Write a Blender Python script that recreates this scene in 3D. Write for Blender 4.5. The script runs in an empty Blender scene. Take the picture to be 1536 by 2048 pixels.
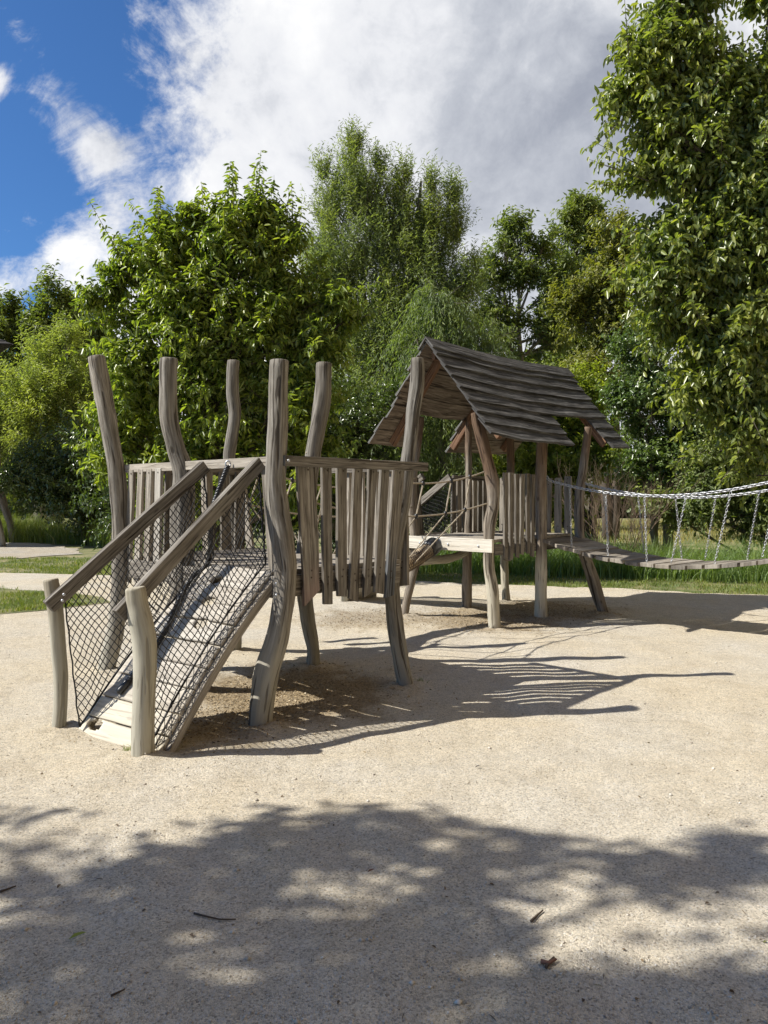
import bpy, math, random
import numpy as np
from mathutils import Vector, Matrix, noise as mnoise

# ------------------------------------------------------------------ camera, sky, sun
scene = bpy.context.scene
col = scene.collection
EYE, FPX, HOR = 1.55, 1479.0, 991.0
PITCH = math.atan((1024 - HOR) / FPX)
cd = bpy.data.cameras.new('camera')
cd.sensor_fit = 'VERTICAL'; cd.sensor_height = 36.0; cd.sensor_width = 27.0
cd.lens = FPX * 36.0 / 2048.0
cd.clip_start = 0.05; cd.clip_end = 2000
cam = bpy.data.objects.new('camera', cd); col.objects.link(cam)
cam.location = (0, 0, EYE); cam.rotation_euler = (math.radians(90) - PITCH, 0, 0)
scene.camera = cam

TOSUN = Vector((-1.02, -0.12, 1.0)).normalized()
SUN_EL = math.asin(TOSUN.z)
sd = bpy.data.lights.new('sun', 'SUN'); sd.energy = 5.0; sd.angle = math.radians(0.53); sd.color = (1.0, 0.95, 0.86)
sun = bpy.data.objects.new('sun', sd); col.objects.link(sun)
sun.rotation_euler = TOSUN.to_track_quat('Z', 'Y').to_euler(); sun.location = (-20, -3, 20)

scene.view_settings.view_transform = 'Standard'
scene.view_settings.look = 'None'
scene.view_settings.exposure = 0.66
scene.view_settings.gamma = 1.0
scene.cycles.max_bounces = 6
scene.cycles.diffuse_bounces = 3
scene.cycles.transparent_max_bounces = 8

world = bpy.data.worlds.new('World'); scene.world = world; world.use_nodes = True
wt = world.node_tree; wt.nodes.clear()

class NT:
    """tiny node helper"""
    def __init__(s, tree): s.t = tree
    def n(s, kind, **kw):
        nd = s.t.nodes.new(kind)
        for k, v in kw.items():
            if k.startswith('i_'): nd.inputs[k[2:].replace('_', ' ')].default_value = v
            else: setattr(nd, k, v)
        return nd
    def l(s, a, b): s.t.links.new(a, b)
    def math(s, op, a, b=None, c=None, clamp=False):
        nd = s.t.nodes.new('ShaderNodeMath'); nd.operation = op; nd.use_clamp = clamp
        for i, v in enumerate((a, b, c)):
            if v is None: continue
            if isinstance(v, (int, float)): nd.inputs[i].default_value = v
            else: s.l(v, nd.inputs[i])
        return nd.outputs[0]
    def mix(s, f, a, b, mode='MIX'):
        nd = s.t.nodes.new('ShaderNodeMix'); nd.data_type = 'RGBA'; nd.blend_type = mode
        for i, v in ((0, f), (6, a), (7, b)):
            if isinstance(v, (int, float)): nd.inputs[i].default_value = v
            elif isinstance(v, tuple): nd.inputs[i].default_value = (*v, 1) if len(v) == 3 else v
            else: s.l(v, nd.inputs[i])
        return nd.outputs[2]
    def ramp(s, f, stops, interp='LINEAR'):
        nd = s.t.nodes.new('ShaderNodeValToRGB'); cr = nd.color_ramp; cr.interpolation = interp
        while len(cr.elements) < len(stops): cr.elements.new(0.5)
        for e, (p, c) in zip(cr.elements, stops):
            e.position = p; e.color = (*c, 1) if isinstance(c, tuple) else (c, c, c, 1)
        s.l(f, nd.inputs[0]); return nd.outputs[0]
    def noise(s, vec, scale, detail=4, rough=0.55, dist=0.0):
        nd = s.t.nodes.new('ShaderNodeTexNoise')
        nd.inputs['Scale'].default_value = scale; nd.inputs['Detail'].default_value = detail
        nd.inputs['Roughness'].default_value = rough; nd.inputs['Distortion'].default_value = dist
        if vec is not None: s.l(vec, nd.inputs['Vector'])
        return nd.outputs[0]
    def scl(s, vec, sc):
        nd = s.t.nodes.new('ShaderNodeMapping'); nd.inputs['Scale'].default_value = sc
        s.l(vec, nd.inputs['Vector']); return nd.outputs[0]

W_ = NT(wt)
sky = W_.n('ShaderNodeTexSky', sky_type='NISHITA', sun_disc=False)
sky.sun_elevation = SUN_EL; sky.sun_rotation = math.atan2(TOSUN.x, TOSUN.y)
sky.air_density = 1.0; sky.dust_density = 0.3; sky.ozone_density = 2.5
tc = W_.n('ShaderNodeTexCoord')
sep = W_.n('ShaderNodeSeparateXYZ'); W_.l(tc.outputs['Generated'], sep.inputs[0])
yy = W_.math('MAXIMUM', sep.outputs[1], 0.15)
ax = W_.math('DIVIDE', sep.outputs[0], yy); bz = W_.math('DIVIDE', sep.outputs[2], yy)
def sk(px, py): return ((px - 768) / FPX, (HOR - py) / FPX)
comb = W_.n('ShaderNodeCombineXYZ'); W_.l(ax, comb.inputs[0]); W_.l(bz, comb.inputs[1])
cv = comb.outputs[0]
warp = W_.noise(cv, 3.0, 5, 0.6)
def blob(px, py, r, sx=1.0):
    cx, cy = sk(px, py)
    dx = W_.math('MULTIPLY', W_.math('SUBTRACT', ax, cx), 1.0 / sx); dy = W_.math('SUBTRACT', bz, cy)
    d = W_.math('SQRT', W_.math('ADD', W_.math('MULTIPLY', dx, dx), W_.math('MULTIPLY', dy, dy)))
    nd = W_.n('ShaderNodeMapRange', interpolation_type='SMOOTHSTEP'); W_.l(d, nd.inputs['Value'])
    nd.inputs['From Min'].default_value = r / FPX; nd.inputs['From Max'].default_value = 0.0
    return nd.outputs[0]
# signed distance to the edge of the big cloud (cloud to the right of the line)
(x0, y0), (x1, y1) = sk(375, 0), sk(215, 560)
nx, ny = (y0 - y1), -(x0 - x1); ln = math.hypot(nx, ny); nx /= ln; ny /= ln
sdist = W_.math('ADD', W_.math('MULTIPLY', W_.math('SUBTRACT', ax, x0), nx), W_.math('MULTIPLY', W_.math('SUBTRACT', bz, y0), ny))
cover = W_.math('MULTIPLY', sdist, 4.6)
cover = W_.math('MINIMUM', cover, 0.85)
cover = W_.math('MAXIMUM', cover, -0.42)
for px, py, r, a in ((100, 190, 130, .52), (165, 285, 120, .50), (230, 330, 90, .4), (150, 500, 130, .5), (20, 570, 90, .5), (110, 540, 80, .3), (40, 75, 90, .42), (-10, 180, 80, .5), (215, 440, 90, .3), (0, 170, 70, .25)):
    cover = W_.math('ADD', cover, W_.math('MULTIPLY', blob(px, py, r), a))
cn = W_.noise(cv, 4.2, 12, 0.68, 0.5)
cn2 = W_.noise(cv, 16.0, 8, 0.65, 0.4)
dens = W_.math('ADD', W_.math('ADD', cover, W_.math('MULTIPLY', W_.math('SUBTRACT', cn, 0.5), 2.0)), W_.math('MULTIPLY', W_.math('SUBTRACT', cn2, 0.5), 0.9))
mr = W_.n('ShaderNodeMapRange', interpolation_type='SMOOTHSTEP'); W_.l(dens, mr.inputs['Value'])
mr.inputs['From Min'].default_value = -0.16; mr.inputs['From Max'].default_value = 0.40
calpha = W_.math('MULTIPLY', mr.outputs[0], 0.97)
# brightness inside the cloud: sunlit rim, grey belly to the lower right
gx, gy = sk(1050, 330)
grey = blob(1080, 330, 640, 1.15)
br = W_.math('ADD', W_.math('SUBTRACT', W_.math('MULTIPLY', W_.noise(cv, 2.9, 9, 0.6, 0.4), 1.7), 0.30), W_.math('MULTIPLY', cn2, 0.35))
br = W_.math('SUBTRACT', br, W_.math('MULTIPLY', grey, 0.36))
ccol = W_.ramp(br, [(0.02, (0.29, 0.315, 0.385)), (0.22, (0.38, 0.405, 0.47)), (0.42, (0.56, 0.585, 0.64)), (0.62, (0.84, 0.85, 0.88)), (0.85, (1.0, 1.0, 1.0))])
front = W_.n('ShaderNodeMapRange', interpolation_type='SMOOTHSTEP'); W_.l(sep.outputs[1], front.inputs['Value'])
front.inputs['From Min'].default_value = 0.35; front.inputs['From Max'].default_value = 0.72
ccol = W_.mix(front.outputs[0], W_.mix(1.0, ccol, (0.54, 0.40, 0.22), 'MULTIPLY'), ccol)  # unseen clouds away from the front are dimmed and warmed to tune shade fill
bg1 = W_.n('ShaderNodeBackground', i_Strength=0.064)
tint = W_.mix(1.0, sky.outputs[0], (0.50, 0.84, 1.22), 'MULTIPLY'); W_.l(tint, bg1.inputs[0])
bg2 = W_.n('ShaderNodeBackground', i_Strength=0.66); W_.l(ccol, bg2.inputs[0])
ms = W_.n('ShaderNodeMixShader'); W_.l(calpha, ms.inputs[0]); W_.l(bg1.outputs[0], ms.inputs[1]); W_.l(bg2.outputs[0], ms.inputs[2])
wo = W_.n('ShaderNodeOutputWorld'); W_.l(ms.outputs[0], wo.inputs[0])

# ------------------------------------------------------------------ helpers
R = random.Random(7)
_f = Vector((0, math.cos(PITCH), -math.sin(PITCH))); _u = Vector((0, math.sin(PITCH), math.cos(PITCH)))
def at(px, py, Y):
    """survey point: where the sight line through a photo pixel meets the vertical plane Y metres ahead"""
    d = _f + Vector((1, 0, 0)) * ((px - 768) / FPX) + _u * ((1024 - py) / FPX)
    t = Y / d.y
    return Vector((d.x * t, Y, EYE + d.z * t))
def gnd(px, py, z=0.0):
    d = _f + Vector((1, 0, 0)) * ((px - 768) / FPX) + _u * ((1024 - py) / FPX)
    t = (z - EYE) / d.z
    return Vector((d.x * t, d.y * t, z))
N2 = Vector((0.66, 0.75, 0)).normalized()      # the long axis of the play structure
T2 = Vector((-0.75, 0.66, 0)).normalized()
UP = Vector((0, 0, 1))

class MB:
    def __init__(s): s.v = []; s.f = []; s.uv = []; s.m = []
    def quad(s, ids, uvs, m=0): s.f.append(ids); s.uv.append(uvs); s.m.append(m)
    def tube(s, pts, rad, seg=10, cap=True, uoff=0.0, frame=None, lump=0.0, seed=0.0, twist=0):
        n = len(pts); base = len(s.v); prev = frame; L = 0.0; us = []
        for i, p in enumerate(pts):
            if i: L += (pts[i] - pts[i-1]).length
            us.append(L + uoff)
            t = (pts[min(i+1, n-1)] - pts[max(i-1, 0)])
            t = t.normalized() if t.length > 1e-9 else UP
            if prev is None: prev = Vector((1, 0, 0)) if abs(t.x) < 0.9 else Vector((0, 1, 0))
            a = (prev - t * prev.dot(t)).normalized(); b = t.cross(a); prev = a
            r = rad[i] if hasattr(rad, '__len__') else rad
            for k in range(seg):
                an = 2 * math.pi * k / seg
                rr = r
                if lump:
                    q = Vector((math.cos(an) * 1.1, math.sin(an) * 1.1, us[-1] * 2.6 + seed))
                    rr = r * (1 + lump * mnoise.noise(q) + lump * 0.5 * mnoise.noise(q * 2.9) + lump * .35 * mnoise.noise(Vector((q.x*4, q.y*4, q.z*.8))))
                s.v.append(p + a * math.cos(an) * rr + b * math.sin(an) * rr)
        r0 = rad[0] if hasattr(rad, '__len__') else rad
        for i in range(n - 1):
            for k in range(seg):
                k2 = (k + 1) % seg
                c = 2 * math.pi * r0 / seg
                s.quad([base+i*seg+k, base+i*seg+k2, base+(i+1)*seg+k2, base+(i+1)*seg+k],
                       [(us[i], k*c), (us[i], (k+1)*c), (us[i+1], (k+1)*c), (us[i+1], k*c)])
        if cap:
            for ring, rev in ((0, True), (n-1, False)):
                ids = [base+ring*seg+k for k in range(seg)]
                if rev: ids.reverse()
                s.quad(ids, [(0.01*math.cos(6.28*k/seg), 0.01*math.sin(6.28*k/seg)) for k in range(seg)])
    def beam(s, secs, cap=True, uoff=0.0):
        """secs: list of 4-corner rings"""
        base = len(s.v); L = 0; us = []
        for i, sec in enumerate(secs):
            if i: L += ((secs[i][0]+secs[i][2]) - (secs[i-1][0]+secs[i-1][2])).length * .5
            us.append(L + uoff); s.v += [Vector(c) for c in sec]
        w = [(secs[0][k] - secs[0][(k+1) % 4]).length for k in range(4)]
        acc = [0, w[0], w[0]+w[1], w[0]+w[1]+w[2], sum(w)]
        for i in range(len(secs) - 1):
            for k in range(4):
                k2 = (k+1) % 4
                s.quad([base+i*4+k, base+i*4+k2, base+(i+1)*4+k2, base+(i+1)*4+k],
                       [(us[i], acc[k]), (us[i], acc[k+1]), (us[i+1], acc[k+1]), (us[i+1], acc[k])])
        if cap:
            e = len(s.v) - 4
            s.quad([base+3, base+2, base+1, base], [(0, 0), (0, .03), (.03, .03), (.03, 0)])
            s.quad([e, e+1, e+2, e+3], [(0, 0), (0, .03), (.03, .03), (.03, 0)])
    def bar(s, a, b, w, h, side=None, seg=1, wob=0.0, uoff=0.0):
        """rectangular timber a->b; w along side, h along the third axis"""
        a, b = Vector(a), Vector(b); d = (b - a).normalized()
        if side is None: side = d.cross(UP) if abs(d.z) < .99 else Vector((1, 0, 0))
        side = (side - d * side.dot(d)).normalized(); th = side.cross(d).normalized()
        secs = []
        for i in range(seg + 1):
            p = a.lerp(b, i / seg)
            ww = w * (1 + (wob * R.uniform(-1, 1) if wob else 0)); sh = side * (wob * w * .4 * R.uniform(-1, 1) if wob else 0)
            p = p + sh
            secs.append([p - side*ww/2 - th*h/2, p + side*ww/2 - th*h/2, p + side*ww/2 + th*h/2, p - side*ww/2 + th*h/2])
        s.beam(secs, True, uoff or R.uniform(0, 20))
    def build(s, name, mat, parent=None, smooth=False, bevel=0.0):
        me = bpy.data.meshes.new(name)
        off = parent_loc(parent)
        me.from_pydata([tuple(v - off) for v in s.v], [], s.f)
        uvl = me.uv_layers.new(name='UVMap')
        flat = [c for fu in s.uv for p in fu for c in p]
        uvl.data.foreach_set('uv', flat)
        mats = mat if isinstance(mat, (list, tuple)) else [mat]
        for m in mats: me.materials.append(m)
        if len(mats) > 1: me.polygons.foreach_set('material_index', s.m)
        if smooth: me.polygons.foreach_set('use_smooth', [len(f) == 4 for f in s.f])
        me.update()
        o = bpy.data.objects.new(name, me); col.objects.link(o)
        if parent is not None: o.parent = parent
        if bevel:
            md = o.modifiers.new('bevel', 'BEVEL'); md.width = bevel; md.segments = 2; md.limit_method = 'ANGLE'; md.angle_limit = math.radians(50)
        return o
def parent_loc(p):
    v = Vector((0, 0, 0))
    while p is not None: v += p.location; p = p.parent
    return v
def tag(o, label=None, cat=None, group=None, kind=None):
    if label: o['label'] = label
    if cat: o['category'] = cat
    if group: o['group'] = group
    if kind: o['kind'] = kind
    return o
def thing(name, loc, label, cat, group=None):
    o = bpy.data.objects.new(name, None); o.empty_display_size = .3; col.objects.link(o); o.location = Vector(loc)
    return tag(o, label, cat, group)
def npmesh(name, verts, faces, mat, parent=None, smooth=False):
    """verts (n,3), faces (m,k) numpy"""
    me = bpy.data.meshes.new(name)
    verts = np.asarray(verts, dtype=np.float32)
    if parent is not None: verts = verts - np.array(parent_loc(parent), dtype=np.float32)
    m, k = faces.shape
    me.vertices.add(len(verts)); me.vertices.foreach_set('co', verts.ravel())
    me.loops.add(m*k); me.loops.foreach_set('vertex_index', faces.astype(np.int32).ravel())
    me.polygons.add(m); me.polygons.foreach_set('loop_start', np.arange(0, m*k, k, dtype=np.int32))
    if smooth: me.polygons.foreach_set('use_smooth', np.ones(m, dtype=bool))
    me.materials.append(mat); me.update(calc_edges=True); me.validate()
    o = bpy.data.objects.new(name, me); col.objects.link(o)
    if parent is not None: o.parent = parent
    return o
def spline(ctrl, n):
    """Catmull-Rom through ctrl (list of (Vector, radius))"""
    P = [c[0] for c in ctrl]; Q = [c[1] for c in ctrl]
    P = [P[0]*2 - P[1]] + P + [P[-1]*2 - P[-2]]; Q = [Q[0]] + Q + [Q[-1]]
    op, orr = [], []
    segs = len(ctrl) - 1
    for j in range(n + 1):
        g = j / n * segs; i = min(int(g), segs - 1); t = g - i
        p0, p1, p2, p3 = P[i:i+4]
        op.append(0.5*((2*p1) + (p2-p0)*t + (2*p0-5*p1+4*p2-p3)*t*t + (3*p1-p0-3*p2+p3)*t**3))
        q1, q2 = Q[i+1], Q[i+2]; tt = t*t*(3-2*t)
        orr.append(q1*(1-tt) + q2*tt)
    return op, orr

# ------------------------------------------------------------------ materials
def new_mat(name):
    m = bpy.data.materials.new(name); m.use_nodes = True; t = m.node_tree; t.nodes.clear()
    k = NT(t); out = k.n('ShaderNodeOutputMaterial'); return m, k, out
def wood_mat(name, dark, mid, light, warm=None, warm_z=None, pale=None, pale_z=None, bump=0.6, crk=.9):
    m, k, out = new_mat(name)
    uv = k.n('ShaderNodeUVMap').outputs[0]
    oi = k.n('ShaderNodeObjectInfo')
    va = k.n('ShaderNodeVectorMath', operation='ADD'); k.l(uv, va.inputs[0])
    cx = k.n('ShaderNodeCombineXYZ'); k.l(k.math('MULTIPLY', oi.outputs['Random'], 37.0), cx.inputs[0]); k.l(k.math('MULTIPLY', oi.outputs['Random'], 11.0), cx.inputs[1])
    k.l(cx.outputs[0], va.inputs[1]); v = va.outputs[0]
    grain = k.noise(k.scl(v, (2.2, 46, 1)), 1.0, 6, 0.65, 0.4)
    fine = k.noise(k.scl(v, (7, 190, 1)), 1.0, 4, 0.6, 0.2)
    patch = k.noise(k.scl(v, (1.1, 4.5, 1)), 1.0, 4, 0.6, 0.6)
    crack = k.noise(k.scl(v, (1.3, 30, 1)), 1.0, 2, 0.5, 0.8)
    g = k.math('ADD', k.math('MULTIPLY', grain, 0.75), k.math('MULTIPLY', fine, 0.25))
    c = k.ramp(g, [(0.32, dark), (0.49, mid), (0.68, light)])
    c = k.mix(k.ramp(patch, [(0.35, 0.0), (0.7, 0.75)]), c, k.mix(1.0, c, (0.76, 0.71, 0.66), 'MULTIPLY'))
    geo = k.n('ShaderNodeNewGeometry'); sp = k.n('ShaderNodeSeparateXYZ'); k.l(geo.outputs['Position'], sp.inputs[0])
    wz = k.math('ADD', sp.outputs[2], k.math('MULTIPLY', k.math('SUBTRACT', patch, 0.5), 0.8))
    def zf(lo, hi):
        nd = k.n('ShaderNodeMapRange', interpolation_type='SMOOTHSTEP'); k.l(wz, nd.inputs['Value'])
        nd.inputs['From Min'].default_value = lo; nd.inputs['From Max'].default_value = hi; return nd.outputs[0]
    if pale: c = k.mix(k.math('MULTIPLY', zf(*pale_z), 0.8), c, k.mix(g, tuple(x*.72 for x in pale), tuple(min(1, x*1.12) for x in pale)))
    if warm: c = k.mix(k.math('MULTIPLY', zf(*warm_z), 0.9), c, k.mix(g, tuple(x*.45 for x in warm), tuple(x*1.4 for x in warm)))
    ck0 = k.ramp(crack, [(0.36, 0.0), (0.395, 1.0)])
    spl = k.noise(k.scl(v, (3.5, 75, 1)), 1.0, 2, .5, .5)
    ck = k.math('MULTIPLY', ck0, k.ramp(spl, [(0.33, 0.25), (0.37, 1.0)]))
    kv = k.n('ShaderNodeTexVoronoi', feature='F1'); kv.inputs['Scale'].default_value = 1.0; k.l(k.scl(v, (2.6, 9, 1)), kv.inputs['Vector'])
    ck = k.math('MULTIPLY', ck, k.ramp(kv.outputs['Distance'], [(0.05, 0.2), (0.10, 1.0)]))
    c = k.mix(crk, c, k.mix(1.0, c, k.mix(ck, (0.26, 0.23, 0.21), (1, 1, 1)), 'MULTIPLY'))
    vv = k.math('ADD', k.math('MULTIPLY', oi.outputs['Random'], 0.34), 0.83)
    hs = k.n('ShaderNodeHueSaturation'); k.l(c, hs.inputs['Color']); k.l(vv, hs.inputs['Value'])
    b = k.n('ShaderNodeBsdfPrincipled'); k.l(hs.outputs[0], b.inputs['Base Color']); b.inputs['Roughness'].default_value = 0.82
    b.inputs['Specular IOR Level'].default_value = 0.25
    h = k.math('ADD', k.math('MULTIPLY', g, 0.6), k.math('MULTIPLY', ck, 0.5))
    bp = k.n('ShaderNodeBump', i_Strength=bump*1.5, i_Distance=0.008); k.l(h, bp.inputs['Height']); k.l(bp.outputs[0], b.inputs['Normal'])
    k.l(b.outputs[0], out.inputs[0]); return m
def flat_mat(name, c, rough=0.7, metal=0.0, var=0.15, scale=30, spec=0.4):
    m, k, out = new_mat(name)
    tcn = k.n('ShaderNodeTexCoord'); nz = k.noise(tcn.outputs['Object'], scale, 4, 0.6)
    cc = k.mix(nz, tuple(x*(1-var*2) for x in c), tuple(min(1, x*(1+var*2)) for x in c))
    b = k.n('ShaderNodeBsdfPrincipled'); k.l(cc, b.inputs['Base Color']); b.inputs['Roughness'].default_value = rough; b.inputs['Metallic'].default_value = metal
    b.inputs['Specular IOR Level'].default_value = spec
    k.l(b.outputs[0], out.inputs[0]); return m
def leaf_mat(name, a, bcol, trans=0.35, rough=0.45, spec=0.5, tcol=None, gold=None):
    m, k, out = new_mat(name)
    geo = k.n('ShaderNodeNewGeometry'); rnd = geo.outputs['Random Per Island']
    c = k.mix(rnd, a, bcol)
    big = k.noise(geo.outputs['Position'], 0.9, 3, 0.6)
    c = k.mix(k.ramp(big, [(0.38, 0.0), (0.62, 0.6)]), c, k.mix(1.0, c, (1.35, 1.2, 0.7), 'MULTIPLY'))
    if gold: c = k.mix(k.ramp(rnd, [(0.93, 0.0), (0.96, 1.0)]), c, gold)
    # pale underside
    c2 = k.mix(geo.outputs['Backfacing'], c, k.mix(0.35, c, (0.22, 0.27, 0.16)))
    b = k.n('ShaderNodeBsdfPrincipled'); k.l(c2, b.inputs['Base Color']); b.inputs['Roughness'].default_value = rough; b.inputs['Specular IOR Level'].default_value = spec
    tr = k.n('ShaderNodeBsdfTranslucent'); k.l(k.mix(1.0, c, tcol or (1.7, 1.9, 0.55), 'MULTIPLY'), tr.inputs[0])
    mx = k.n('ShaderNodeMixShader'); mx.inputs[0].default_value = trans; k.l(b.outputs[0], mx.inputs[1]); k.l(tr.outputs[0], mx.inputs[2])
    k.l(mx.outputs[0], out.inputs[0]); return m
def bark_mat(name, a, b_):
    m, k, out = new_mat(name)
    tcn = k.n('ShaderNodeTexCoord'); nz = k.noise(k.scl(tcn.outputs['Object'], (14, 14, 3)), 1.0, 6, 0.65, .5)
    b = k.n('ShaderNodeBsdfPrincipled'); k.l(k.mix(nz, a, b_), b.inputs['Base Color']); b.inputs['Roughness'].default_value = .9
    bp = k.n('ShaderNodeBump', i_Strength=.6, i_Distance=.02); k.l(nz, bp.inputs['Height']); k.l(bp.outputs[0], b.inputs['Normal'])
    k.l(b.outputs[0], out.inputs[0]); return m

GREY = wood_mat('weathered_post_wood', (0.07, 0.062, 0.052), (0.205, 0.187, 0.16), (0.40, 0.378, 0.34), pale=(0.38, 0.36, 0.30), pale_z=(0.75, 0.15))
GREYP = wood_mat('pale_post_wood', (0.17, 0.15, 0.11), (0.33, 0.30, 0.23), (0.45, 0.425, 0.345), pale=(0.44, 0.42, 0.345), pale_z=(1.1, 0.5), crk=.45)
BOARD = wood_mat('weathered_board_wood', (0.055, 0.048, 0.041), (0.18, 0.162, 0.138), (0.36, 0.335, 0.295))
PALEB = wood_mat('pale_board_wood', (0.23, 0.21, 0.18), (0.345, 0.322, 0.285), (0.46, 0.435, 0.39), bump=.3, crk=.35, pale=(0.53, 0.485, 0.39), pale_z=(.38, .08))
WHITEB = wood_mat('bleached_board_wood', (0.42, 0.39, 0.33), (0.58, 0.55, 0.48), (0.70, 0.67, 0.60), bump=.3, crk=.25)
DECKM = wood_mat('deck_wood', (0.15, 0.13, 0.105), (0.30, 0.272, 0.232), (0.45, 0.415, 0.36), crk=.5)
HOUSEP = wood_mat('playhouse_post_wood', (0.085, 0.068, 0.053), (0.21, 0.18, 0.145), (0.36, 0.32, 0.265), warm=(0.13, 0.078, 0.046), warm_z=(1.35, 2.1), pale=(0.50, 0.465, 0.37), pale_z=(0.95, 0.6))
HOUSEG = wood_mat('playhouse_grey_post_wood', (0.085, 0.068, 0.053), (0.21, 0.18, 0.145), (0.36, 0.32, 0.265), warm=(0.13, 0.085, 0.055), warm_z=(1.9, 2.3))
ROOFM = wood_mat('roof_board_wood', (0.018, 0.0175, 0.017), (0.062, 0.060, 0.058), (0.25, 0.247, 0.24), bump=.7)
ROOFU = wood_mat('roof_underside_wood', (0.05, 0.038, 0.029), (0.15, 0.122, 0.095), (0.31, 0.265, 0.215))
RAFT = wood_mat('red_brown_rafter_wood', (0.06, 0.032, 0.02), (0.16, 0.088, 0.052), (0.29, 0.185, 0.12))
NETM = flat_mat('black_net_cord', (0.012, 0.012, 0.013), .6)
SCREW = flat_mat('rusty_screw', (0.06, 0.045, 0.035), .6, .5)
ROPEB = flat_mat('black_rope_fibre', (0.010, 0.011, 0.014), .38, spec=.6)
ROPEW = flat_mat('tan_rope_fibre', (0.34, 0.29, 0.22), .85, scale=120)
LOGROPE = wood_mat('rope_wrapped_log', (0.2, 0.15, 0.09), (0.42, 0.33, 0.22), (0.6, 0.5, 0.36))
STEEL = flat_mat('galvanised_steel', (0.50, 0.51, 0.53), .42, .7, .2, 60)
BARK = bark_mat('grey_brown_bark', (0.035, 0.028, 0.02), (0.14, 0.115, 0.09))
BARKL = bark_mat('pale_bark', (0.08, 0.07, 0.05), (0.26, 0.23, 0.18))

# ------------------------------------------------------------------ ground
def gravel_mat(name, base, dirt=False):
    m, k, out = new_mat(name)
    geo = k.n('ShaderNodeNewGeometry'); pos = geo.outputs['Position']
    vor = k.n('ShaderNodeTexVoronoi', feature='F1'); vor.inputs['Scale'].default_value = 135; k.l(pos, vor.inputs['Vector'])
    vor2 = k.n('ShaderNodeTexVoronoi', feature='F1'); vor2.inputs['Scale'].default_value = 300; k.l(pos, vor2.inputs['Vector'])
    vd = k.n('ShaderNodeTexVoronoi', feature='DISTANCE_TO_EDGE'); vd.inputs['Scale'].default_value = 135; k.l(pos, vd.inputs['Vector'])
    s1 = k.n('ShaderNodeSeparateColor'); k.l(vor.outputs['Color'], s1.inputs[0])
    s2 = k.n('ShaderNodeSeparateColor'); k.l(vor2.outputs['Color'], s2.inputs[0])
    tone = k.math('ADD', k.math('MULTIPLY', s1.outputs[0], .55), k.math('MULTIPLY', s2.outputs[1], .45))
    D = tuple(x*.60 for x in base); L = tuple(min(.9, x*1.36) for x in base)
    c = k.ramp(tone, [(0.08, D), (0.45, base), (0.95, L)])
    c = k.mix(k.ramp(s1.outputs[2], [(0.93, 0.0), (0.96, .6)]), c, (0.20, 0.18, 0.15))
    c = k.mix(k.ramp(s1.outputs[1], [(0.90, 0.0), (0.93, .8)]), c, (0.62, 0.60, 0.56))
    big = k.noise(pos, .55, 5, .6, .3); mid = k.noise(pos, 3.2, 5, .65)
    c = k.mix(k.ramp(big, [(0.38, 0.0), (0.62, .8)]), c, k.mix(1.0, c, (1.04, 0.98, 0.86), 'MULTIPLY'))
    c = k.mix(k.ramp(mid, [(0.33, .75), (0.55, 0.0)]), c, k.mix(1.0, c, (0.88, 0.86, 0.83), 'MULTIPLY'))
    mid2 = k.noise(pos, 13.0, 6, .75)
    c = k.mix(1.0, c, k.ramp(mid2, [(0.25, (.78, .775, .765)), (0.46, (1, 1, 1)), (0.75, (1.12, 1.12, 1.12))]), 'MULTIPLY')
    if dirt:
        sp = k.n('ShaderNodeSeparateXYZ'); k.l(pos, sp.inputs[0])
        tot = None
        for (cx, cy, r, amt) in DIRT:
            dx = k.math('SUBTRACT', sp.outputs[0], cx); dy = k.math('SUBTRACT', sp.outputs[1], cy)
            d = k.math('SQRT', k.math('ADD', k.math('MULTIPLY', dx, dx), k.math('MULTIPLY', dy, dy)))
            d = k.math('ADD', d, k.math('MULTIPLY', k.math('SUBTRACT', mid, .5), 1.3))
            nd = k.n('ShaderNodeMapRange', interpolation_type='SMOOTHSTEP'); k.l(d, nd.inputs['Value'])
            nd.inputs['From Min'].default_value = r; nd.inputs['From Max'].default_value = r*.45; nd.inputs['To Max'].default_value = amt
            tot = nd.outputs[0] if tot is None else k.math('MAXIMUM', tot, nd.outputs[0])
        chips = k.noise(k.scl(pos, (60, 25, 10)), 1.0, 3, .6)
        dc = k.ramp(chips, [(0.3, (0.10, 0.072, 0.04)), (0.5, (0.27, 0.195, 0.105)), (0.72, (0.44, 0.34, 0.20))])
        c = k.mix(tot, c, dc)
    b = k.n('ShaderNodeBsdfPrincipled'); k.l(c, b.inputs['Base Color']); b.inputs['Roughness'].default_value = .92; b.inputs['Specular IOR Level'].default_value = .15
    h = k.math('ADD', k.math('MULTIPLY', k.math('MINIMUM', vd.outputs[0], .25), 2.2), k.math('ADD', k.math('MULTIPLY', s2.outputs[0], .35), k.math('ADD', k.math('MULTIPLY', mid, 1.2), k.math('MULTIPLY', mid2, 2.2))))
    bp = k.n('ShaderNodeBump', i_Strength=.75, i_Distance=.009); k.l(h, bp.inputs['Height']); k.l(bp.outputs[0], b.inputs['Normal'])
    k.l(b.outputs[0], out.inputs[0]); return m
DIRT = [(-0.75, 5.85, 1.1, .8), (-1.25, 5.1, .75, .6), (1.35, 9.3, 1.2, .65), (2.3, 10.0, 1.1, .6), (-.2, 9.3, 1.0, .45)]
GRAVEL = gravel_mat('fine_beige_gravel', (0.56, 0.512, 0.425), True)
PATHM = gravel_mat('grey_path_gravel', (0.40, 0.37, 0.32))
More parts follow.
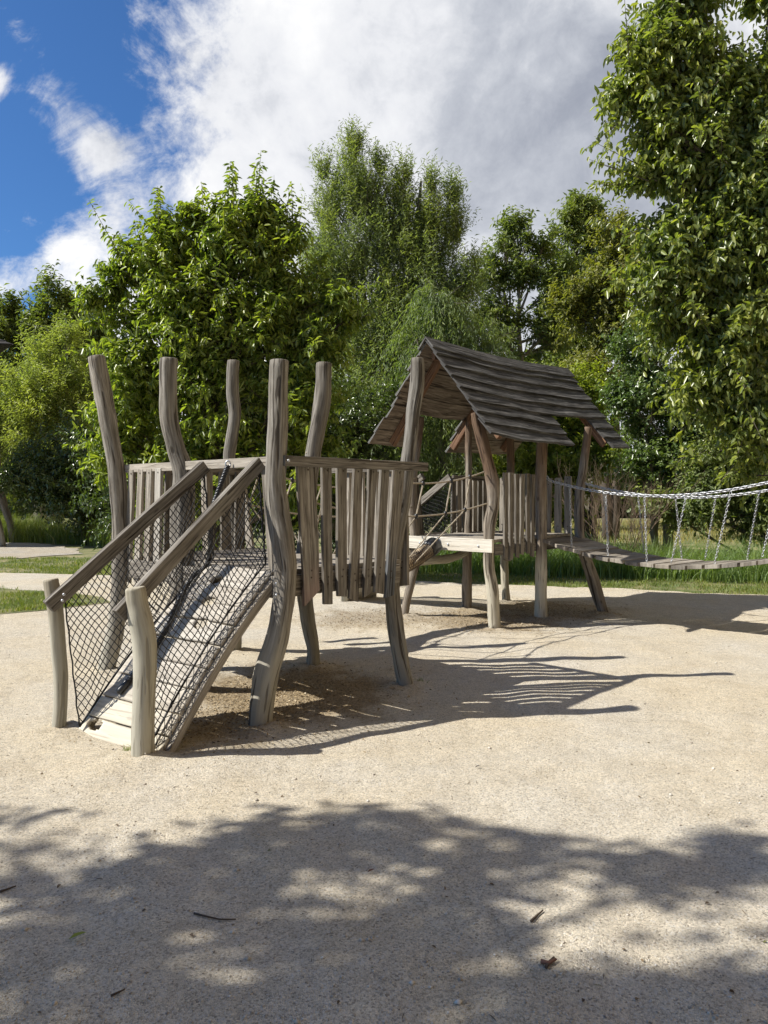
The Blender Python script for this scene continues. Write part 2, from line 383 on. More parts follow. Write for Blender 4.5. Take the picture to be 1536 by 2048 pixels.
def lawn_mat(name):
    m, k, out = new_mat(name)
    geo = k.n('ShaderNodeNewGeometry'); pos = geo.outputs['Position']
    a = k.noise(pos, 1.3, 5, .65); f = k.noise(pos, 40, 4, .7)
    c = k.mix(k.ramp(a, [(0.4, 0.0), (0.62, 1.0)]), (0.09, 0.12, 0.035), (0.27, 0.235, 0.125))
    c = k.mix(f, k.mix(1.0, c, (0.5, 0.5, 0.5), 'MULTIPLY'), k.mix(1.0, c, (1.5, 1.5, 1.4), 'MULTIPLY'))
    b = k.n('ShaderNodeBsdfPrincipled'); k.l(c, b.inputs['Base Color']); b.inputs['Roughness'].default_value = .95
    bp = k.n('ShaderNodeBump', i_Strength=.8, i_Distance=.03); k.l(f, bp.inputs['Height']); k.l(bp.outputs[0], b.inputs['Normal'])
    k.l(b.outputs[0], out.inputs[0]); return m
LAWN = lawn_mat('rough_lawn')

BASES = [(g.x, g.y, .09) for g in (gnd(*q) for q in ((520, 1447), (626, 1332), (811, 1370), (466, 1305), (212, 1345), (372, 1381), (285, 1515), (118, 1458), (990, 1254), (1082, 1237), (1206, 1230), (810, 1233), (934, 1215), (1013, 1205)))]
def hz(x, y):
    """gentle unevenness of the gravel (metres)"""
    mound = 0.0
    for bx, by, br in BASES:
        dx, dy = x-bx, y-by
        if abs(dx) < .4 and abs(dy) < .4:
            d = math.hypot(dx, dy); mound = max(mound, .026*math.exp(-((d-br)/.10)**2)*(1+1.2*mnoise.noise(Vector((x*12, y*12, 0)))))
    a = mound + mnoise.noise(Vector((x*.8, y*.8, 3.1)))*.024 + mnoise.noise(Vector((x*2.7, y*2.7, 7.7)))*.018 + mnoise.noise(Vector((x*9, y*9, 1.7)))*.0045
    w = 1.0
    for (cx, cy, r, amt) in DIRT[:3]:
        d = math.hypot(x-cx, y-cy)
        if d < r*1.1: a += mnoise.noise(Vector((x*4.5, y*6.5, 5)))*.022*(1-d/(r*1.1)); a -= .03*(1-(d/(r*1.1))**2)
    edge = min(1, max(0, (13 - y)/2.0))
    if y > 8.2 and x < -3.4: edge *= max(0, min(1, max((-3.4-x < .5)*(1-(-3.4-x)/.5), (y < 8.7)*(8.7-y)/.5)))
    return max(a*edge, -.04)

mb = MB(); S = 900
mb.v = [Vector((-S, -S, -.06)), Vector((S, -S, -.06)), Vector((S, S, -.06)), Vector((-S, S, -.06))]
mb.quad([0, 1, 2, 3], [(0, 0), (1, 0), (1, 1), (0, 1)])
tag(mb.build('ground', LAWN), kind='structure')

def sheet(name, poly, z, mat):
    mb = MB(); n = len(poly); pts = []
    for i in range(n):
        a, b = Vector((*poly[i], 0)), Vector((*poly[(i+1) % n], 0))
        m = max(1, int((b-a).length/.35))
        for j in range(m):
            p = a.lerp(b, j/m); q = Vector((mnoise.noise(p*1.3), mnoise.noise(p*1.3+Vector((9, 0, 0))), 0))*.28
            pts.append(p + q + Vector((mnoise.noise(p*5), mnoise.noise(p*5+Vector((3, 3, 0))), 0))*.08)
    mb.v = [Vector((p.x, p.y, z)) for p in pts]
    mb.quad(list(range(len(pts))), [(p.x, p.y) for p in pts])
    return tag(mb.build(name, mat), kind='structure')

# gravel yard: a dense, slightly uneven grid with an irregular far edge
YFAR = [(-14, 15.2), (-9, 15.0), (-7.6, 14.8), (-5.5, 14.4), (-3, 13.8), (0, 13.45), (.65, 13.3), (2.4, 12.75), (4.2, 12.15), (5.9, 11.4), (7.5, 10.6), (14, 8.0)]
def yfar(x):
    for (a, b), (c, d) in zip(YFAR, YFAR[1:]):
        if a <= x <= c:
            y = b + (d-b)*(x-a)/(c-a); return y + .22*mnoise.noise(Vector((x*.9, 0, 0))) + .1*mnoise.noise(Vector((x*3.7, 2, 0))) + .03*mnoise.noise(Vector((x*15, 2, 0)))
    return 8
def grid_coords():
    xs = [-14 + i*.25 for i in range(34)] + [-5.5 + i*.05 for i in range(220)] + [5.5 + i*.25 for i in range(35)]
    return xs
xs = grid_coords(); ts = [-.5] + [i/300 for i in range(301)]
V = []; Fq = []
ny_ = 330
for xi, x in enumerate(xs):
    yf = yfar(x)
    for j in range(ny_ + 1):
        y = -3 + (yf + 3)*(j/ny_)**1.0
        V.append((x, y, hz(x, y)))
for xi in range(len(xs)-1):
    for j in range(ny_):
        a = xi*(ny_+1)+j; Fq.append((a, a+ny_+1, a+ny_+2, a+1))
o = npmesh('gravel_yard', np.array(V), np.array(Fq), GRAVEL, smooth=True); tag(o, kind='structure')

GP = [(-9.5, 12.5), (-6.3, 12.25), (-5.3, 11.9), (-4.35, 11.1), (-4.1, 10.55), (-4.6, 9.95), (-5.1, 9.65), (-9.5, 8.9)]
sheet('lawn_patch', GP, .006, LAWN)
sheet('footpath', [(-22, 25.2), (-12, 25.0), (-9.6, 22.8), (-8.3, 20.3), (-9.3, 18.9), (-12, 18.2), (-22, 17.4)], -.045, PATHM)

# loose stones lying in the gravel
def stones():
    rs = np.random.RandomState(3); n = 17000
    y = 2.0 + 9.5*rs.rand(n)**1.6; x = (rs.rand(n)*2-1)*(y*.56+.2)
    size = .0024 + .0042*rs.rand(n)**3 + (rs.rand(n) < .012)*.010*rs.rand(n)
    base = np.array([[1, 0, 0], [-1, 0, 0], [0, 1, 0], [0, -1, 0], [0, 0, 1], [0, 0, -1]], float)
    fc = np.array([[0, 2, 4], [2, 1, 4], [1, 3, 4], [3, 0, 4], [2, 0, 5], [1, 2, 5], [3, 1, 5], [0, 3, 5]])
    v = base[None]*(.6+.7*rs.rand(n, 6, 1)) * np.array([1, 1, .62])
    an = rs.rand(n)*6.28; c, s_ = np.cos(an)[:, None], np.sin(an)[:, None]
    vx = v[:, :, 0]*c - v[:, :, 1]*s_; vy = v[:, :, 0]*s_ + v[:, :, 1]*c
    z = np.array([hz(a, b) for a, b in zip(x, y)])
    P = np.stack([vx*size[:, None]+x[:, None], vy*size[:, None]+y[:, None], v[:, :, 2]*size[:, None]+(z+size*.25)[:, None]], -1)
    Fc = (fc[None]+(np.arange(n)*6)[:, None, None]).reshape(-1, 3)
    m, k, out = new_mat('loose_stone'); geo = k.n('ShaderNodeNewGeometry')
    c_ = k.ramp(geo.outputs['Random Per Island'], [(0.0, (0.22, 0.19, 0.15)), (0.12, (0.34, 0.30, 0.24)), (0.6, (0.50, 0.45, 0.37)), (1.0, (0.64, 0.61, 0.55))])
    b = k.n('ShaderNodeBsdfPrincipled'); k.l(c_, b.inputs['Base Color']); b.inputs['Roughness'].default_value = .9; k.l(b.outputs[0], out.inputs[0])
    o = npmesh('loose_gravel', P.reshape(-1, 3), Fc, m)
    tag(o, 'small loose stones scattered over the beige gravel yard', 'gravel', kind='stuff')
stones()

# ------------------------------------------------------------------ grass
def inpoly(x, y, poly):
    c = np.zeros(x.shape, bool); n = len(poly)
    for i in range(n):
        x1, y1 = poly[i]; x2, y2 = poly[(i+1) % n]
        c ^= ((y1 > y) != (y2 > y)) & (x < (x2-x1)*(y-y1)/(y2-y1+1e-12)+x1)
    return c
def blades(name, P, h, w, lean, mat, label, cat='grass', segs=3, seed=1):
    rs = np.random.RandomState(seed); n = len(P)
    an = rs.rand(n)*6.283; dx, dy = np.cos(an), np.sin(an)
    la = rs.rand(n)*6.283; ll = lean*(.2+rs.rand(n)); hh = h*(.45+.75*rs.rand(n)); ww = w*(.7+.6*rs.rand(n))
    rows = []
    for i in range(segs+1):
        t = i/segs; wd = ww*(1-t**1.6)*.5 if i < segs else ww*.04
        cx = P[:, 0]+np.cos(la)*ll*hh*t*t; cy = P[:, 1]+np.sin(la)*ll*hh*t*t; cz = P[:, 2]+hh*(t-.35*ll*t*t)
        rows += [np.stack([cx-dx*wd, cy-dy*wd, cz], -1), np.stack([cx+dx*wd, cy+dy*wd, cz], -1)]
    V = np.stack(rows, 1).reshape(-1, 3); k = 2*(segs+1)
    f = np.array([[2*i, 2*i+1, 2*i+3, 2*i+2] for i in range(segs)])
    F = (f[None]+(np.arange(n)*k)[:, None, None]).reshape(-1, 4)
    return tag(npmesh(name, V, F, mat), label, cat, kind='stuff')
GRS = leaf_mat('lawn_grass_blade', (0.09, 0.14, 0.03), (0.21, 0.24, 0.07), .3, .6, .3, gold=(0.42, 0.36, 0.18))
REED = leaf_mat('reed_blade', (0.09, 0.16, 0.045), (0.20, 0.28, 0.10), .35, .45, .5)
DRYG = leaf_mat('dry_grass_blade', (0.17, 0.17, 0.06), (0.33, 0.28, 0.13), .3, .7, .3)
def lawn_points(n, x0, x1, y0, y1, seed, keep):
    rs = np.random.RandomState(seed); x = x0+(x1-x0)*rs.rand(n); y = y0+(y1-y0)*rs.rand(n)
    k = keep(x, y); x, y = x[k], y[k]
    # clumpy
    nz = np.array([mnoise.noise(Vector((a*1.6, b*1.6, .5)))+.5*mnoise.noise(Vector((a*6, b*6, .5))) for a, b in zip(x, y)])
    k = rs.rand(len(x)) < np.clip(.62+nz*1.1, .06, 1); return np.stack([x[k], y[k], np.zeros(k.sum())], -1)
vyf = np.vectorize(yfar)
P = lawn_points(95000, -1.5, 11, 10.2, 17, 5, lambda x, y: y > vyf(x)-.12-.25*np.random.RandomState(1).rand(len(x))**3); P[:, 2] = -.05
blades('lawn_grass', P, .065, .012, .5, GRS, 'short patchy lawn grass beyond the gravel behind the playhouse', segs=2, seed=2)
P = lawn_points(60000, -15, -1.5, 13.5, 19, 6, lambda x, y: (y > vyf(x)-.1)); P[:, 2] = -.05
blades('lawn_grass', P, .06, .013, .5, GRS, 'sunlit and shaded lawn band between gravel path and far footpath on the left', segs=2, seed=3)
P = lawn_points(42000, -9.5, -3.9, 8.9, 12.6, 8, lambda x, y: inpoly(x, y, GP)); P[:, 2] = .0
blades('lawn_grass', P, .085, .010, .8, GRS, 'small island of lawn grass at the left edge of the gravel', segs=2, seed=4)
# reeds right
def strip(n, pts, wid, seed, z=-.05):
    rs = np.random.RandomState(seed); t = rs.rand(n)*(len(pts)-1); i = t.astype(int); f = t-i
    A = np.array(pts, float); p = A[i]*(1-f[:, None])+A[np.minimum(i+1, len(pts)-1)]*f[:, None]
    p = p + (rs.rand(n, 2)-.5)*np.array([.8, wid]); return np.column_stack([p, np.full(n, z)])
P = strip(11000, [(-.5, 16.2), (2, 15.9), (4, 15.2), (6.5, 14.4), (9, 13.8)], 1.9, 11)
blades('tall_reeds', P, .82, .016, .95, REED, 'tall green sword-leaved reeds standing behind the chain bridge', 'reeds', 5, 12)
P = strip(7000, [(-14.5, 26), (-12, 25.6), (-9.5, 24.5), (-7.5, 22.5), (-5, 20.5)], 1.4, 13)
blades('tall_grass', P, .95, .018, .7, GRS, 'tall pale meadow grass growing along the dark bush on the left', 'grass', 4, 14)
P = strip(1800, [(-14.2, 26.3), (-12.2, 25.9)], 1.2, 15)
blades('dry_tall_grass', P, 1.0, .02, .5, GRS, 'seeding tall grass stalks beside the far footpath', 'grass', 4, 16)
P = strip(9000, [(-4, 15.5), (-1, 16.6), (1, 17)], 1.6, 21)
blades('undergrowth', P, .35, .03, .8, REED, 'low green undergrowth beneath the trees behind the climbing tower', 'undergrowth', 3, 22)
P = lawn_points(16000, 6, 20, 24, 46, 31, lambda x, y: x > 0); P[:, 2] = -.05
blades('meadow_grass', P, .22, .03, .4, DRYG, 'dry yellow meadow grass far behind the reeds', 'grass', 2, 32)

# ------------------------------------------------------------------ posts and boards
def post(parent, name, trace, Y, mat, sink=.12, seg=30, taper=1.0, ytop=None, lump=.15):
    """trace: (px, py, width_px) top to bottom"""
    n = len(trace)
    ctrl = []
    for i, (px, py, w) in enumerate(trace):
        Yi = Y if ytop is None else ytop + (Y-ytop)*i/(n-1)
        ctrl.append((at(px, py, Yi), w/2/FPX*Yi*taper))
    last = ctrl[-1]; ctrl[-1] = (Vector((last[0].x, last[0].y, 0.0)), last[1])
    d = (ctrl[-1][0]-ctrl[-2][0]).normalized()
    ctrl.append((ctrl[-1][0]+d*sink, last[1]))
    pts, rad = spline(ctrl, 70)
    # chamfer at the top
    top = pts[0]; dd = (pts[0]-pts[1]).normalized()
    pts = [top+dd*.006, top] + pts[1:]; rad = [rad[0]*.86, rad[0]*.98] + rad[1:]
    m = MB(); m.tube(pts, rad, seg, True, R.uniform(0, 30), lump=lump, seed=R.uniform(0, 50))
    return m.build(name, mat, parent, smooth=True)
def smooth_caps(o):
    pass
def slat(parent, top, bot, wt, wb, nrm, mat, th=.032, cut=0.0, name='slat', wob=.10, label=None):
    """vertical board hanging from top to bot, wt/wb widths, cut: slant of lower end"""
    top, bot = Vector(top), Vector(bot); d = (bot-top).normalized(); side = d.cross(nrm).normalized(); th_v = side.cross(d).normalized()
    m = MB(); secs = []; n = 9; ph = R.uniform(0, 40)
    for i in range(n+1):
        t = i/n; p = top.lerp(bot, t); w = wt+(wb-wt)*t
        l = w/2*(1+wob*1.6*mnoise.noise(Vector((ph, t*2.4, 0)))); r = w/2*(1+wob*1.6*mnoise.noise(Vector((ph+20, t*2.4, 0))))
        e = d*0
        if i == n: e = d*cut/2
        bow = th_v*.004*mnoise.noise(Vector((ph, 9, t*2)))
        secs.append([p-side*l-th_v*th/2+bow-e, p+side*r-th_v*th/2+bow+e, p+side*r+th_v*th/2+bow+e, p-side*l+th_v*th/2+bow-e])
    m.beam(secs, True, R.uniform(0, 30))
    L_ = (bot-top).length
    fn = th_v if th_v.dot(Vector((0, -1, 0))) > 0 else -th_v
    for dd in (.035, L_-.20, L_-.15 if L_ > .9 else .09):
        if dd > L_: continue
        c = top+d*dd+side*R.uniform(-.01, .01)+fn*(th/2+.001); base = len(m.v)
        for k in range(8): an = k/8*6.283; m.v.append(c+side*math.cos(an)*.0075+d*math.sin(an)*.0075+fn*.002)
        ids = [base+k for k in range(8)]
        if (m.v[ids[1]]-m.v[ids[0]]).cross(m.v[ids[2]]-m.v[ids[0]]).dot(fn) < 0: ids.reverse()
        m.quad(ids, [(0, 0)]*8, 1)
    o = m.build(name, [mat, SCREW], parent, bevel=.004)
    if label: o['label'] = label
    return o
def board(parent, name, a, b, w, h, mat, side=None, seg=6, wob=.03, bevel=.004):
    m = MB(); m.bar(a, b, w, h, side, seg, wob); return m.build(name, mat, parent, bevel=bevel)
def deck(parent, name, o, ulen, vlen, z, th, nplank, mat, U, V_):
    """planks run along U, stacked along V"""
    m = MB(); w = vlen/nplank
    for i in range(nplank):
        c = o + V_*(w*(i+.5)); zz = z-th/2 + R.uniform(-.003, .003)
        a = Vector((c.x, c.y, zz)) - U*R.uniform(0, .03); b = a + U*(ulen+R.uniform(0, .04))
        m.bar(a, b, w-.012, th, V_, 3, .01)
    return m.build(name, mat, parent, bevel=.003)
DZ = 1.03
def on_line(P0, D, px):
    """distance s along ground line P0+sD whose bearing from the survey point is px"""
    k = (px-768)/FPX
    return (k*P0.y-P0.x)/(D.x-k*D.y)

# ================================================================== climbing tower (front)
A0 = Vector((-.70, 5.04, 0)); T1 = Vector((-.735, .678, 0)).normalized(); N1 = Vector((.678, .735, 0)).normalized()
LT, LN = 2.03, 1.38
tower = thing('climbing_tower', A0+T1*LT/2+N1*LN/2, 'tall wooden climbing tower of six crooked grey posts with slatted railings, nearest structure', 'play tower')
PA = [(558, 722, 38), (557, 780, 37), (556, 840, 40), (553, 900, 42), (551, 960, 42), (555, 1020, 44), (564, 1075, 48), (571, 1130, 47), (569, 1180, 44), (561, 1235, 43), (550, 1290, 47), (535, 1345, 51), (525, 1395, 50), (520, 1447, 46)]
PF = [(338, 718, 34), (337, 780, 33), (339, 840, 36), (351, 895, 37), (366, 945, 40), (367, 1000, 46), (363, 1060, 46), (364, 1150, 44), (368, 1260, 42), (372, 1381, 44)]
PE = [(194, 714, 33), (203, 770, 34), (214, 830, 35), (225, 892, 33), (235, 959, 33), (240, 1058, 29), (239, 1154, 31), (233, 1239, 32), (222, 1300, 34), (212, 1345, 35)]
PD = [(467, 722, 24), (465, 780, 25), (469, 830, 25), (463, 880, 24), (458, 915, 23), (461, 980, 25), (468, 1060, 26), (470, 1140, 27), (469, 1220, 28), (466, 1305, 31)]
PC = [(648, 727, 31), (646, 788, 31), (638, 843, 31), (629, 897, 31), (620, 960, 31), (612, 1060, 31), (608, 1130, 31), (610, 1194, 31), (619, 1261, 28), (626, 1298, 26), (626, 1332, 29)]
PB = [(835, 718, 27), (834, 770, 28), (826, 825, 28), (821, 879, 27), (815, 926, 27), (806, 1005, 30), (794, 1070, 30), (787, 1120, 30), (785, 1186, 30), (792, 1258, 33), (803, 1330, 33), (811, 1370, 31)]
for tr, Y in ((PA, 5.04), (PF, 5.90), (PE, 6.48), (PD, 7.30), (PC, 6.76), (PB, 6.08)):
    post(tower, 'post', tr, Y, GREY)
# deck and frame
deck(tower, 'deck', A0+N1*.03+T1*.075, LT-.10, LN-.10, DZ, .035, 9, DECKM, T1, N1)
zc = DZ-.035-.075
for a, b in ((A0, A0+T1*LT), (A0+N1*(LN-.04)+T1*.12, A0+T1*LT+N1*(LN-.04))):
    board(tower, 'frame_beam', Vector((a.x, a.y, zc)), Vector((b.x, b.y, zc)), .06, .15, BOARD)
for a in (A0+T1*.055, A0+T1*(LT-.05)):
    a = a+N1*.04; b = a+N1*(LN-.17)
    board(tower, 'frame_beam', Vector((a.x, a.y, zc-.002)), Vector((b.x, b.y, zc-.002)), .06, .15, BOARD)
# top rails
RZ = 1.785
ra = A0-T1*.045+N1*-.02; rb = ra+N1*(LN+.14)
board(tower, 'top_rail', Vector((ra.x, ra.y, RZ)), Vector((rb.x, rb.y, RZ)), .045, .072, BOARD, seg=10)
fa = A0+N1*.02; fb = fa+T1*(LT+.12)
board(tower, 'top_rail', Vector((fa.x, fa.y, RZ)), Vector((fb.x, fb.y, RZ)), .045, .07, DECKM, seg=10)
ba = A0+N1*(LN-.02)-T1*.05; bb = ba+T1*.98
board(tower, 'top_rail', Vector((ba.x, ba.y, RZ)), Vector((bb.x, bb.y, RZ)), .045, .07, BOARD, seg=6)
ea = A0+T1*(LT+.03)+N1*.02; eb = ea+N1*(LN)
board(tower, 'top_rail', Vector((ea.x, ea.y, RZ-.005)), Vector((eb.x, eb.y, RZ-.005)), .045, .07, BOARD, seg=6)
BOARD_RED = wood_mat('reddish_stained_board', (0.055, 0.048, 0.041), (0.18, 0.162, 0.138), (0.36, 0.335, 0.295), pale=(0.235, 0.165, 0.145), pale_z=(1.0, .68))
BOARD_BLUE = wood_mat('bluish_stained_board', (0.055, 0.048, 0.041), (0.18, 0.162, 0.138), (0.36, 0.335, 0.295), pale=(0.10, 0.115, 0.135), pale_z=(1.35, .90))
# right side slats: traced positions on the panel plane
plane0 = A0-T1*.012; outn = -T1
def on_panel(px, py, P0, D):
    s = on_line(P0, D, px); q = P0+D*s; return at(px, py, q.y), s
SL = [((592, 630), (606, 639), 1186, 1207), ((641, 662), (646, 663), 1211, 1206), ((673, 693), (673, 692), 1196, 1190), ((706, 724), (697, 716), 1206, 1195),
      ((736, 753), (725, 740), 1188, 1194), ((761, 777), (746, 766), 1190, 1183), ((786, 808), (768, 786), 1191, 1195)]
for i, ((a, b), (c, d), yl, yr) in enumerate(SL):
    pt0, s0 = on_panel(a, 930, plane0, N1); pt1, s1 = on_panel(b, 930, plane0, N1)
    pb0, q0 = on_panel(c, yl, plane0, N1); pb1, q1 = on_panel(d, yr, plane0, N1)
    top = (pt0+pt1)/2; top.z = RZ-.02; bot = (pb0+pb1)/2
    slat(tower, top, bot, (s1-s0)*.94, (q1-q0)*.94, outn, BOARD_RED if i == 0 else BOARD_BLUE if i == 6 else BOARD, .028, (pb1.z-pb0.z)*-1, label='wide slat with a reddish stain at its foot' if i == 0 else 'slat with a dark blue stain on its lower half' if i == 6 else None)
# front-left slats between the left post and the middle post
for i, (px, w, lean) in enumerate(((268, .085, -.05), (286, .085, -.03), (304, .085, -.02), (322, .09, 0.0))):
    s = on_line(fa, T1, px); q = fa+T1*s-N1*.0
    slat(tower, Vector((q.x, q.y, RZ-.01))-N1*.012, Vector((q.x, q.y, .80))+T1*(-lean+.05)-N1*.012, w, w*1.05, -N1, PALEB if i == 3 else DECKM, .03, R.uniform(-.03, .03))
for px, w, lean, top in ((402, .08, -.04, RZ), (528, .13, -.12, RZ)):
    s = on_line(fa, T1, px); q = fa+T1*s
    slat(tower, Vector((q.x, q.y, top-.01))+N1*.036, Vector((q.x, q.y, .86))+T1*lean+N1*.036, w, w*1.1, -N1, DECKM, .03, .02)
# left end and back slats
for i in range(6):
    q = A0+T1*(LT+.0)+N1*(.20+.19*i)
    slat(tower, Vector((q.x, q.y, RZ-.01)), Vector((q.x, q.y, .82))+N1*R.uniform(-.04, .04), .11, .12, T1, BOARD, .03, R.uniform(-.04, .04))
for i in range(5):
    q = A0+N1*(LN+.008)+T1*(.12+.165*i)
    slat(tower, Vector((q.x, q.y, RZ-.01)), Vector((q.x, q.y, .80))+T1*R.uniform(-.03, .05), .10, .11, N1, DECKM, .03, R.uniform(-.04, .04))
for px, lean, h in ((452, .09, 1.55), (487, .13, 1.62)):
    P0 = A0+N1*LN; s = on_line(P0, T1, px); q = P0+T1*s
    slat(tower, Vector((q.x, q.y, h)), Vector((q.x, q.y, .95))-T1*lean, .09, .10, N1, DECKM, .03, 0)
# bolts on the front post
def bolt(parent, p, n, r=.011):
    m = MB(); n = n.normalized(); m.tube([p, p+n*.006, p+n*.010], [r, r*.9, r*.45], 10); return m.build('bolt', STEEL, parent, smooth=True)
for px, py, Y in ((577, 921, 4.985), (824, 940, 6.10)): bolt(tower, at(px, py, Y), -T1)
for py in (1167, 1190): bolt(tower, at(553, py, 5.04-.073), Vector((-.25, -1, 0)))

# ================================================================== net ramp
ramp = thing('climbing_ramp', (-1.45, 4.95, 0), 'arched wooden climbing ramp with black net sides leaning up to the near tower', 'climbing ramp')
PR = [(270, 1177, 40), (274, 1205, 42), (281, 1240, 48), (288, 1280, 47), (290, 1330, 46), (288, 1400, 45), (286, 1460, 45), (285, 1515, 45)]
PL = [(102, 1160, 29), (107, 1190, 31), (113, 1240, 30), (117, 1300, 29), (121, 1350, 28), (121, 1400, 27), (118, 1458, 27)]
post(ramp, 'ramp_post', PR, 4.37, GREYP, lump=.06); post(ramp, 'ramp_post', PL, 4.91, GREYP, lump=.06)
TR, TL = A0+T1*.10, A0+T1*.84            # upper ends
BR, BL = Vector((-1.36, 4.42, 0)), Vector((-2.04, 4.86, 0))
def rz(t):   # profile 0 bottom .. 1 top
    return -.02 + (DZ+.0+.02)*(t + .27*t*(1-t)*1.0)
def ramp_pt(s, t, dz=0.0):
    """s: 0 right .. 1 left"""
    b = BR.lerp(BL, s); tp = TR.lerp(TL, s); p = b.lerp(tp, t)
    p.z = rz(t)+dz; return p
def ramp_find(px, py):
    best = (9e9, 0, 0)
    for i in range(41):
        for j in range(81):
            p = ramp_pt(i/40, j/80)-Vector((0, 0, EYE)); f = p.dot(_f)
            e = (768+FPX*p.x/f-px)**2+(1024-FPX*p.dot(_u)/f-py)**2
            if e < best[0]: best = (e, i/40, j/80)
    return best[1:]
HOLES = [(*ramp_find(px, py), .095, .032) for px, py in ((432, 1160), (416, 1201), (401, 1246))]+[(*ramp_find(188, 1448), .085, .024)]
nt, ns = 150, 34
seams = [.075, .17, .285, .385, .50, .62, .73, .845]
V = []; keep = []
mbx = MB(); gi = {}
for j in range(nt+1):
    for i in range(ns+1):
        gi[i, j] = len(mbx.v); s, t = i/ns, j/nt
        mbx.v.append(ramp_pt(s, t, .004*mnoise.noise(Vector((s*3, int(t*9)*3.3, 0)))))
for j in range(nt):
    tm = (j+.5)/nt
    if any(abs(tm-sm) < .0036 for sm in seams): continue
    for i in range(ns):
        sm_ = (i+.5)/ns
        if any(((sm_-a)/rs_)**2+((tm-b)/rt_)**2 < 1 for a, b, rs_, rt_ in HOLES): continue
        ids = [gi[i, j], gi[i+1, j], gi[i+1, j+1], gi[i, j+1]]
        pl = sum(1 for q in seams if q < tm)*1.7
        mbx.quad(ids, [((c % 2 if 0 else (k_[0]/ns*.75)), k_[1]/nt*1.35+pl) for c, k_ in enumerate(((i, j), (i+1, j), (i+1, j+1), (i, j+1)))])
rs_o = mbx.build('ramp_surface', PALEB, ramp, smooth=True)
md = rs_o.modifiers.new('solid', 'SOLIDIFY'); md.thickness = .03; md.offset = 1
for s, nm in ((-.015, 'side_beam'), (1.015, 'side_beam')):
    m = MB(); secs = []
    for j in range(25):
        t = j/24; p = ramp_pt(s, t, -.035-.002); dn = .09
        sd_ = (BL-BR).normalized()*.028
        secs.append([p-sd_-UP*dn, p+sd_-UP*dn, p+sd_, p-sd_])
    m.beam(secs, True, R.uniform(0, 9)); m.build(nm, DECKM, ramp, bevel=.006)
# handrails
HR0, HR1 = at(237, 1232, 4.33), at(520, 925, 5.16)
HL0, HL1 = at(97, 1214, 4.78), at(410, 932, 5.63)
def handrail(a, b):
    m = MB(); d = (b-a).normalized(); sd_ = Vector((d.y, -d.x, 0)).normalized()
    m.bar(a, b, .055, .092, sd_, 8, .02); return m.build('handrail', BOARD, ramp, bevel=.005)
handrail(HR0, HR1); handrail(HL0, HL1)
for p in (at(125, 1201, 4.75), at(128, 1189, 4.75)): bolt(ramp, p, Vector((.2, -1, 0)), .010)
# nets
def net(parent, name, lower, upper, n_u, n_v, mat=NETM, r=.0021, slack=.012, sides=4, iso=False):
    """lower(t), upper(t): points along both edges; diamond mesh between"""
    m = MB()
    def P(u, v):
        a, b = lower(u), upper(u); p = a.lerp(b, v)
        q = Vector((u*6, v*3, 0)); e = math.sin(math.pi*v)
        return p + Vector((mnoise.noise(q), mnoise.noise(q+Vector((5, 5, 5))), mnoise.noise(q+Vector((0, 9, 2)))))*slack*(.5+e) + Vector((mnoise.noise(q*9), 0, mnoise.noise(q*9+Vector((7, 0, 0)))))*.004
    if iso:
        l0, l1, u0, u1 = lower(0), lower(1), upper(0), upper(1)
        H = ((l1+u1-l0-u0)*.5).to_2d().length; slope = 1.42; dw = .043
        zlo = min(l0.z, l1.z); zhi = max(u0.z, u1.z)
        for sgn in (1, -1):
            c = zlo-slope*H-.1
            while c < zhi+slope*H:
                c += slope*dw; run = []
                for i in range(61):
                    u = i/60; z = sgn*slope*u*H+c; a, b = lower(u).z, upper(u).z; v = (z-a)/max(.02, b-a)
                    if -.02 <= v <= 1.02: run.append(P(u, min(1, max(0, v))))
                    elif run:
                        if len(run) > 1: m.tube(run, r, sides, False)
                        run = []
                if len(run) > 1: m.tube(run, r, sides, False)
        return m.build(name, mat, parent, smooth=True)
    for k in range(-n_v, n_u+n_v+1):
        for sgn in (1, -1):
            pts = []
            for j in range(n_v+1):
                u = (k+sgn*j*1.0)/n_u if sgn == 1 else (k-j)/n_u
                if -1e-6 <= u <= 1+1e-6: pts.append(P(min(1, max(0, u)), j/n_v))
                elif pts: break
            if len(pts) > 1: m.tube(pts, r, sides, False)
    return m.build(name, mat, parent, smooth=True)
HRl = lambda t: HR0.lerp(HR1, .06+.93*t) - UP*.05
HLl = lambda t: HL0.lerp(HL1, .09+.90*t) - UP*.05
RLo = lambda t: ramp_pt(.10, t, .045); LLo = lambda t: ramp_pt(.95, t, .045)
side_nets = [net(ramp, 'side_net', RLo, HRl, 34, 20, iso=True, r=.0035, slack=.022), net(ramp, 'side_net', LLo, HLl, 34, 20, iso=True, r=.0035, slack=.022)]
def cord(parent, name, pts, r, mat=NETM, seg=6):
    m = MB(); m.tube(pts, r, seg, True); return m.build(name, mat, parent, smooth=True)
for lo, up, sn_ in ((RLo, HRl, side_nets[0]), (LLo, HLl, side_nets[1])):
    n_ = 46
    cord(sn_, 'net_edge_cord', [lo(t/30) for t in range(31)], .0075)
    cord(sn_, 'net_edge_cord', [lo(0).lerp(up(0), t/12)+Vector((.004*math.sin(t*2.3), 0, 0)) for t in range(13)], .0055)
    cord(sn_, 'net_edge_cord', [lo(1).lerp(up(1), t/12)+Vector((.004*math.sin(t*2.3), 0, 0)) for t in range(13)], .007)
# apron of net wrapped over the outer edge to the side beam
net(ramp, 'apron_net', lambda t: ramp_pt(-.055, t, -.03), lambda t: ramp_pt(.10, t, .042), 17, 2, r=.0022, slack=.004)
